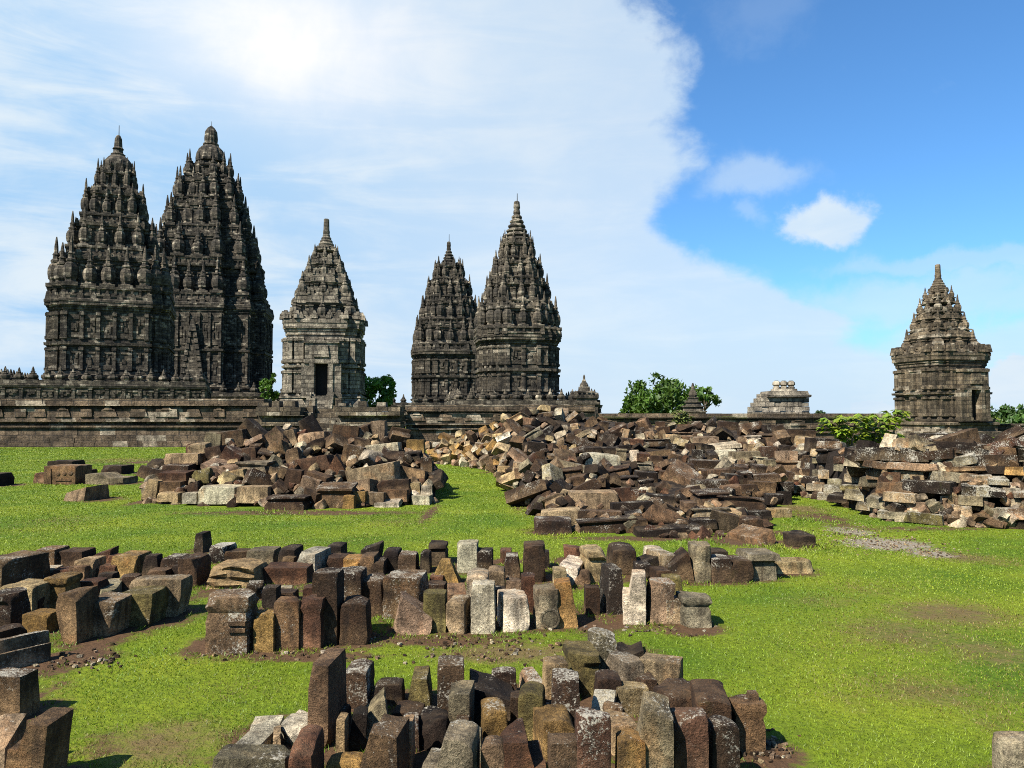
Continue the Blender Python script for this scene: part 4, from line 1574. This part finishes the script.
# packed core of the heaps: broken stone and earth that the blocks lie on
def core(top, base, x0, x1, step, depth, back, zmin=-.1):
    cols = []
    px = x0
    while px <= x1:
        t, b = lerp_tab(top, px) + 3, lerp_tab(base, px) - 1
        colm = []
        for k in range(11):
            py = b + (t - b) * k / 10
            p = at(px, py, depth(px, py))
            nz = mnoise.noise(p * 2.2) * .14
            colm.append((p.x, p.y + back + nz, max(zmin, p.z - .06 + mnoise.noise(p * 3.1) * .07)))
        last = colm[-1]
        colm.append((last[0], last[1] + 1.2, last[2] - .15))
        colm.append((last[0], last[1] + 2.6, zmin))
        cols.append(colm)
        px += step
    vs = [v for c in cols for v in c]
    n = len(cols[0])
    fs = []
    for i in range(len(cols) - 1):
        for j in range(n - 1):
            fs.append((i * n + j, (i + 1) * n + j, (i + 1) * n + j + 1, i * n + j + 1))
    rest.add(vs, fs, (.02, .014, .01, .0))  # earth coloured near-black to hold the shade in gaps between blocks


core(HEAPL_TOP, HEAPL_BASE, 146, 433, 7, depth_l, .46)
core(HEAPC_TOP, HEAPC_BASE, 426, 1178, 7, depth_c, .5)
# small broken pieces between the blocks and around the feet of the heaps
for _ in range(900):
    if rr.random() < .3:
        px = rr.uniform(145, 436)
        T_, B_, D_ = HEAPL_TOP, HEAPL_BASE, depth_l
    else:
        px = rr.uniform(428, 1040)
        T_, B_, D_ = HEAPC_TOP, HEAPC_BASE, depth_c
    t, b = lerp_tab(T_, px), lerp_tab(B_, px)
    py = rr.uniform(t + 4, b + 2)
    Y = D_(px, py)
    p = at(px, py, Y) + Vector((0, .12, 0))
    s = rr.uniform(.08, .2)
    M = Matrix.Translation(p) @ Euler((rr.uniform(-1, 1), rr.uniform(-1, 1), rr.uniform(-2, 2))).to_matrix().to_4x4() @ Matrix.Translation((0, 0, -s * .4))
    stone_obj("", s * rr.uniform(1, 1.9), s, s * .75, 'i', rr.choice('ddkmmrcctgl'), M, rr, 3, .4, 1.3, store=rest)
tag(rest.build("rubble", M_STONE, None, 38), "small broken stones and earth packed between the heaped blocks", "rubble", None, "stuff")

# ------------------------------------------------------------------ ground
# px, py, rx, ry in the photo's lawn -> bare earth (0), dry straw (1), gravel (2)
PATCH = [(480, 760, 190, 40, 0, .8), (560, 700, 110, 30, 0, .7), (660, 730, 70, 30, 0, .8), (400, 600, 190, 22, 0, .62), (60, 600, 110, 24, 0, .62), (350, 570, 150, 8, 0, .6), (640, 570, 110, 8, 0, .55), (75, 655, 45, 14, 0, 1), (100, 640, 30, 12, 0, .8), (45, 690, 30, 20, 0, .6), (205, 645, 22, 12, 0, 1), (300, 655, 90, 6, 0, .9), (440, 640, 90, 6, 0, .9), (395, 605, 18, 18, 0, .9), (600, 622, 60, 10, 0, 1), (690, 630, 40, 6, 0, 1),
         (770, 752, 34, 20, 0, 1.1), (300, 582, 40, 8, 0, .7), (210, 590, 12, 14, 0, .8), (560, 640, 60, 4, 0, .6), (100, 745, 40, 30, 0, .45), (320, 800, 300, 30, 0, .5),
         (500, 652, 70, 11, 1, 1.1), (560, 650, 40, 8, 1, .8), (160, 740, 90, 30, 1, .8), (250, 690, 60, 14, 1, .3), (950, 612, 75, 16, 1, .82), (900, 632, 90, 22, 1, .66), (985, 650, 60, 18, 1, .66), (930, 690, 90, 22, 1, .6), (820, 600, 60, 10, 1, .5), (700, 690, 60, 30, 1, .3), (850, 700, 60, 20, 1, .35), (1000, 720, 60, 20, 1, .4),
         (870, 590, 60, 10, 1, .45), (990, 560, 40, 8, 1, .5), (120, 460, 60, 3, 1, .6), (140, 462, 25, 2, 0, .8), (400, 520, 60, 5, 1, .4), (300, 540, 80, 8, 1, .35), (60, 520, 60, 8, 1, .35),
         (885, 543, 45, 7, 2, 1.1), (930, 553, 26, 5, 2, .9), (850, 530, 26, 6, 2, .7), (820, 517, 30, 7, 0, .8), (800, 508, 26, 5, 1, .9), (845, 525, 30, 6, 0, .6), (960, 556, 40, 7, 1, .8), (800, 530, 20, 8, 1, .4),
         (430, 512, 8, 12, 0, .8), (148, 500, 10, 6, 0, .9), (520, 500, 14, 14, 0, .7), (300, 512, 150, 3, 0, .8), (650, 537, 110, 3, 0, .8), (780, 532, 16, 3, 0, .9), (920, 528, 110, 3, 0, .6)]


def lawn_masks(x, y):
    """arrays of ground points -> bare, dry, gravel"""
    Yc = np.maximum(y, 1.0)
    px = 512 + F * x / Yc
    py = 415 + F * CAM_H / Yc
    out = [np.zeros_like(x) for _ in range(3)]
    ok = y > 1.0
    for cx, cy, rx, ry, k, a in PATCH:
        g = gnd(cx, cy)
        wx = rx * g.y / F
        wy = (gnd(cx, cy - ry).y - gnd(cx, cy + ry).y) / 2
        e = np.exp(-(((x - g.x) / wx) ** 2 + ((y - g.y) / wy) ** 2)) * a
        out[k] = np.maximum(out[k], e)
    for gx, gy, rad in DIRT_SPOTS:
        e = np.exp(-(((x - gx) ** 2 + (y - gy) ** 2) / (rad * .95) ** 2)) * .95
        out[0] = np.maximum(out[0], e)
    return out


xs = np.concatenate([[-3000, -1200, -500, -200, -100, -60, -45, -36, -30, -26, -22, -19], np.arange(-17, 17.01, .1), [19, 22, 26, 30, 36, 45, 60, 100, 200, 500, 1200, 3000]])
ys = np.concatenate([[-300, -60, -20, -6, -1, 0, 1, 1.5], np.arange(2, 20, .1), np.arange(20, 48, .4), [52, 60, 80, 120, 200, 400, 900, 2000, 4000]])
GX, GY = np.meshgrid(xs, ys)
gx, gy = GX.ravel(), GY.ravel()
near = np.exp(-((gx / 40) ** 2 + ((gy - 15) / 40) ** 2))
gz = np.array([mnoise.noise(Vector((a * .35, b * .35, 3.0))) * .018 + mnoise.noise(Vector((a * 1.7, b * 1.7, 9.0))) * .008 if abs(a) < 18 and b < 48 else 0.0 for a, b in zip(gx, gy)]) - .012
me = bpy.data.meshes.new("ground")
nx_, ny_ = len(xs), len(ys)
ii = (np.arange(ny_ - 1)[:, None] * nx_ + np.arange(nx_ - 1)[None, :]).ravel()
quads = np.stack([ii, ii + 1, ii + nx_ + 1, ii + nx_], 1)
me.from_pydata(np.stack([gx, gy, gz], 1).tolist(), [], quads.tolist())
mk = lawn_masks(gx, gy)
ca = me.color_attributes.new('Col', 'FLOAT_COLOR', 'POINT')
ca.data.foreach_set('color', np.stack([*mk, np.ones_like(gx)], 1).astype(np.float32).ravel())
me.materials.append(M_GROUND)
me.shade_smooth()
ground = bpy.data.objects.new("ground", me)
COL.objects.link(ground)
tag(ground, kind="structure")

# ------------------------------------------------------------------ grass
g = np.random.default_rng(4)


def scatter(n, y0, y1, power):
    t = g.random(n)
    y = (y0 ** power + t * (y1 ** power - y0 ** power)) ** (1 / power)
    x = (g.random(n) * 2 - 1) * (y * .70 + 1.2)
    return x, y


def vnoise(x, y, s, seed):
    """cheap smooth value noise on arrays"""
    xi, yi = x * s + seed * 17.3, y * s + seed * 5.1
    x0, y0 = np.floor(xi), np.floor(yi)
    fx, fy = xi - x0, yi - y0
    fx, fy = fx * fx * (3 - 2 * fx), fy * fy * (3 - 2 * fy)

    def hsh(a, b):
        v = np.sin(a * 127.1 + b * 311.7 + seed * 74.7) * 43758.5453
        return v - np.floor(v)
    return (hsh(x0, y0) * (1 - fx) + hsh(x0 + 1, y0) * fx) * (1 - fy) + (hsh(x0, y0 + 1) * (1 - fx) + hsh(x0 + 1, y0 + 1) * fx) * fy


def make_grass():
    X, Yv = scatter(760000, 2.6, 40, 0.42)
    bare, dry, grv = lawn_masks(X, Yv)
    n3 = vnoise(X, Yv, 6, 1) - .5
    n4 = vnoise(X, Yv, 19, 6) - .5
    keep = (bare + n3 * .7 + n4 * .8 < .42 + g.random(len(X)) * .25) & (grv + n3 * .8 < .35 + .3 * g.random(len(X)))
    for fx, fy, hw, hd in FOOT:
        keep &= ~((np.abs(X - fx) < hw * .9) & (np.abs(Yv - fy) < hd * .9))
    # not under the heaps
    px = 512 + F * X / Yv
    py = 415 + F * CAM_H / Yv
    lx, lb = np.array(HEAPL_BASE).T
    inl = (px > 142) & (px < 437) & (py < np.interp(px, lx, lb)) & (py > np.interp(px, lx, lb) - 22)
    cx, cb = np.array(HEAPC_BASE).T
    inc = (px > 424) & (py < np.interp(px, cx, cb) - 1)
    keep &= ~(inl | inc)
    keep &= Yv < 39.6
    worn = dry * (vnoise(X, Yv, 3.1, 11) * .5 + vnoise(X, Yv, 9.0, 12) * .5)
    keep &= ~((worn > .33) & (g.random(len(X)) < .75))
    X, Yv, dry = X[keep], Yv[keep], dry[keep]
    n = len(X)
    pxs = np.maximum(.0026, .5 * Yv / F) * g.uniform(.7, 1.3, n)
    hgt = (g.uniform(.005, .013, n) + .006 * vnoise(X, Yv, 2.2, 5)) * (1 + .012 * Yv)
    tuft = np.zeros(n)
    for (tx, ty, rad) in [(gnd(a, b).x, gnd(a, b).y, c) for a, b, c in ((797, 545, .5), (745, 538, .55), (725, 536, .4), (87, 497, .55), (285, 511, .4), (570, 532, .3), (498, 473, .4), (700, 541, .35), (810, 520, .4))]:
        tuft = np.maximum(tuft, np.exp(-((X - tx) ** 2 + (Yv - ty) ** 2) / rad ** 2))
    for i, (fx, fy, hw, hd) in enumerate(FOOT):
        if i % 3 == 2:
            continue
        idx = np.nonzero((np.abs(X - fx) < hw + .09) & (np.abs(Yv - fy) < hd + .09))[0]
        tuft[idx] = np.maximum(tuft[idx], .3 + .25 * (i % 4 == 0))
    hgt *= 1 + 3.2 * tuft * g.uniform(.4, 1, n)
    th = g.uniform(0, 2 * math.pi, n)
    dx, dy = np.cos(th) * pxs, np.sin(th) * pxs
    ph = g.uniform(0, 2 * math.pi, n)
    ln = hgt * g.uniform(.3, 1.5, n)
    GZ = gz.reshape(ny_, nx_)
    ix = np.clip(np.searchsorted(xs, X) - 1, 0, nx_ - 2)
    iy = np.clip(np.searchsorted(ys, Yv) - 1, 0, ny_ - 2)
    fx = (X - xs[ix]) / (xs[ix + 1] - xs[ix])
    fy = (Yv - ys[iy]) / (ys[iy + 1] - ys[iy])
    base = (GZ[iy, ix] * (1 - fx) + GZ[iy, ix + 1] * fx) * (1 - fy) + (GZ[iy + 1, ix] * (1 - fx) + GZ[iy + 1, ix + 1] * fx) * fy
    z0 = base - .004
    v = np.empty((n, 3, 3), np.float32)
    v[:, 0] = np.stack([X - dx, Yv - dy, z0], 1)
    v[:, 1] = np.stack([X + dx, Yv + dy, z0], 1)
    v[:, 2] = np.stack([X + np.cos(ph) * ln, Yv + np.sin(ph) * ln, base + hgt], 1)
    a = vnoise(X, Yv, .55, 2) * .55 + vnoise(X, Yv, 2.3, 3) * .25 + g.random(n) * .3
    a = np.clip(a, 0, 1)[:, None]
    c = np.array([.042, .106, .003]) * (1 - a) + np.array([.19, .232, .012]) * a
    mot = vnoise(X, Yv, 3.1, 11) * .5 + vnoise(X, Yv, 9.0, 12) * .5
    sd = (dry * (.45 + 1.1 * mot) + (vnoise(X, Yv, 1.3, 8) - .62) * .6 + (g.random(n) - .5) * .8)
    k = np.clip((sd - .25) / .4, 0, 1)[:, None]
    straw = np.array([.17, .118, .038]) * g.uniform(.55, 1.1, n)[:, None]
    c = c * (1 - k) + straw * k
    c *= g.uniform(.5, 1.35, n)[:, None]
    cols = np.ones((n, 3, 4), np.float32)
    cols[:, :, :3] = c[:, None, :]
    me = bpy.data.meshes.new("grass")
    me.vertices.add(n * 3)
    me.vertices.foreach_set('co', v.ravel())
    me.loops.add(n * 3)
    me.loops.foreach_set('vertex_index', np.arange(n * 3, dtype=np.int32))
    me.polygons.add(n)
    me.polygons.foreach_set('loop_start', np.arange(0, n * 3, 3, dtype=np.int32))
    me.update(calc_edges=True)
    ca = me.color_attributes.new('Col', 'FLOAT_COLOR', 'POINT')
    ca.data.foreach_set('color', cols.ravel())
    me.materials.append(M_GRASS)
    o = bpy.data.objects.new("grass", me)
    COL.objects.link(o)
    tag(o, "short sunlit green grass with dry straw patches covering the lawn", "grass", None, "stuff")


make_grass()

# gravel of the path, crumbs of stone beside the rows
mb = MB()
for _ in range(1100):
    if rr.random() < .6:
        c0 = rr.choice(((885, 543, 48, 8), (930, 553, 30, 6), (850, 531, 30, 7), (880, 545, 60, 10)))
        p = gnd(c0[0] + rr.gauss(0, .55) * c0[2], c0[1] + rr.gauss(0, .55) * c0[3])
        tone, s = rr.choice('lttgm'), rr.uniform(.006, .02)
    else:
        c0 = rr.choice(((300, 655, 110, 5), (450, 640, 110, 7), (640, 630, 60, 6), (90, 660, 40, 10), (500, 650, 70, 10), (770, 750, 25, 15)))
        p = gnd(c0[0] + rr.gauss(0, .6) * c0[2], c0[1] + rr.gauss(0, .6) * c0[3])
        tone, s = rr.choice('mmctdl'), rr.uniform(.006, .024)
    M = Matrix.Translation(p + Vector((0, 0, -.012))) @ Matrix.Rotation(rr.uniform(0, 6), 4, 'Z')
    stone_obj("", s * 1.5, s, s * .8, 'i', tone, M, rr, 2, .3, 1, store=mb)
tag(mb.build("gravel", M_STONE), "loose pale gravel of the trodden path and crumbs beside the stones", "gravel", None, "stuff")

# ------------------------------------------------------------------ trees and shrubs


def leaf(mb, p, size, r, col, droop=0.0):
    n = Vector((r.gauss(0, 1), r.gauss(0, 1), r.gauss(.5, .8))).normalized()
    t = n.orthogonal().normalized()
    t.rotate(Matrix.Rotation(r.uniform(0, 6.28), 3, n))
    t = (t + Vector((0, 0, -droop))).normalized()
    b = n.cross(t).normalized()
    s = size * r.uniform(.7, 1.25)
    k = r.uniform(.7, 1.3)
    c = (col[0] * k * r.uniform(.9, 1.15), col[1] * k, col[2] * k, 1)
    mb.add([p - t * s, p + b * s * .45, p + t * s, p - b * s * .45], [(0, 1, 2, 3)], c)


def limb(mb, a, b, r0, r1, seg=7):
    ax = (b - a).normalized()
    u = ax.orthogonal().normalized()
    w = ax.cross(u)
    mb.loft([[tuple(p + (u * math.cos(t) + w * math.sin(t)) * rad) for t in [2 * math.pi * i / seg for i in range(seg)]] for p, rad in ((a, r0), ((a + b) / 2 + u * r0 * .5, (r0 + r1) / 2), (b, r1))])


def tree(name, x, y, zc, rx, rz, clumps, leaves, size, col, label, seed, zbase=0.0, cat="tree", droop=0.0, upright=False, group=None):
    r = random.Random(seed)
    root = empty(name, (x, y, zbase))
    tag(root, label, cat, group)
    crown, wood = MB(), MB()
    zt = zc - zbase
    fork = Vector((0, 0, max(.3, (zt - rz) * .9)))
    limb(wood, Vector((0, 0, -.2)), fork, rx * .06 + .06, rx * .045 + .04)
    for _ in range(clumps):
        while True:
            v = Vector((r.uniform(-1, 1), r.uniform(-1, 1), r.uniform(-.75, 1)))
            if .35 < v.length < 1:
                break
        c = Vector((v.x * rx, v.y * rx, zt + v.z * rz))
        if r.random() < .5:
            limb(wood, fork, c, rx * .03 + .02, .015, 5)
        cr = r.uniform(.16, .34) * min(rx, rz * 1.3)
        shade = r.uniform(.7, 1.25)
        cc = tuple(q * shade for q in col)
        for _ in range(leaves):
            d = Vector((r.gauss(0, 1), r.gauss(0, 1), r.gauss(0, .8)))
            d = d.normalized() * cr * r.random() ** .4
            leaf(crown, c + d, size, r, cc, droop)
    crown.build("crown", M_LEAF, root)
    wood.build("trunk", M_BARK, root)
    return root


def px_tree(px0, px1, py0, py1, Y, **k):
    a, b = at(px0, py1, Y), at(px1, py0, Y)
    return dict(x=(a.x + b.x) / 2, y=Y, zc=(a.z + b.z) / 2, rx=(b.x - a.x) / 2, rz=(b.z - a.z) / 2, **k)


tree("broadleaf_tree", **px_tree(620, 704, 380, 424, 66, clumps=80, leaves=62, size=.26, col=(.04, .078, .009), label="wide round dark green tree behind the low wall, in the gap between towers", seed=1))
tree("broadleaf_tree", **px_tree(690, 719, 388, 408, 65, clumps=20, leaves=36, size=.22, col=(.06, .11, .018), label="small leafy side crown just right of the shrine top, joined to the round tree", seed=2))
tree("broadleaf_tree", **px_tree(359, 395, 374, 414, 64, clumps=42, leaves=60, size=.2, col=(.075, .155, .015), label="dense green tree close beside the small doorway temple's right wall", seed=3))
tree("broadleaf_tree", **px_tree(260, 280, 374, 404, 66, clumps=24, leaves=55, size=.18, col=(.052, .105, .011), label="bright green bush squeezed between the tallest tower and the small doorway temple", seed=4, cat="bush"))
tree("broadleaf_tree", **px_tree(807, 831, 411, 436, 130, clumps=26, leaves=50, size=.4, col=(.045, .085, .035), label="distant bluish green tree beyond the low wall, near the block gate ruin", seed=5))
tree("broadleaf_tree", **px_tree(992, 1046, 404, 436, 90, clumps=48, leaves=60, size=.32, col=(.04, .085, .016), label="dark green tree right behind the lone temple", seed=6))
tree("broadleaf_tree", **px_tree(1012, 1034, 432, 448, 58, clumps=14, leaves=40, size=.15, col=(.08, .16, .02), label="low bright bush below the tree at the lone temple's wall", seed=8, cat="bush"))


def fan_shrub(px, py_top, py_base, Y, spread, label, seed, col):
    """a thin-stemmed shrub with drooping hand-shaped leaves"""
    r = random.Random(seed)
    b = at(px, py_base, Y)
    top = at(px, py_top, Y).z
    root = empty("cassava_shrub", (b.x, Y, 0))
    tag(root, label, "shrub", "yellow green shrubs behind the ruin wall")
    crown, wood = MB(), MB()
    for _ in range(5):
        e = Vector((r.uniform(-.5, .5) * spread, r.uniform(-.5, .5) * spread, top * r.uniform(.42, .94)))
        limb(wood, Vector((r.uniform(-.1, .1), 0, 0)), e, .04, .02, 5)
        for _ in range(16):
            a = r.uniform(0, 6.28)
            L = r.uniform(.25, .7) * spread
            tip = e + Vector((math.cos(a) * L, math.sin(a) * L, r.uniform(-.12, .3) * (1 - .3 * L)))
            limb(wood, e, tip, .012, .006, 4)
            for k in range(7):
                t = a + (k - 3) * .38 + r.uniform(-.1, .1)
                dirn = Vector((math.cos(t), math.sin(t), r.uniform(-.75, -.1))).normalized()
                sd = dirn.cross(Vector((0, 0, 1))).normalized()
                s = r.uniform(.2, .34)
                kk = r.uniform(.75, 1.25)
                c = (col[0] * kk * r.uniform(.85, 1.2), col[1] * kk, col[2] * kk, 1)
                m_ = tip + dirn * s * .5
                crown.add([tip, m_ + sd * s * .2, tip + dirn * s, m_ - sd * s * .2], [(0, 1, 2, 3)], c)
    crown.build("crown", M_LEAF, root)
    wood.build("stem", M_BARK, root)


for (px, t, b, Y, s, lab, sd) in ((845, 416, 448, 23, .62, "yellow-green drooping shrub furthest from the lone temple, over the ruin wall", 1), (868, 412, 448, 23.5, .72, "tallest yellow-green drooping shrub, in the middle of its row over the ruin wall", 2),
                                  (890, 415, 448, 24, .55, "yellow-green drooping shrub touching the lone temple's base", 3)):
    fan_shrub(px, t, b, Y, s, lab, sd, (.13, .18, .013))
fan_shrub(684, 411, 424, 40.6, .55, "small weedy shrub rooted in the low wall below the shrine top", 5, (.11, .125, .035))
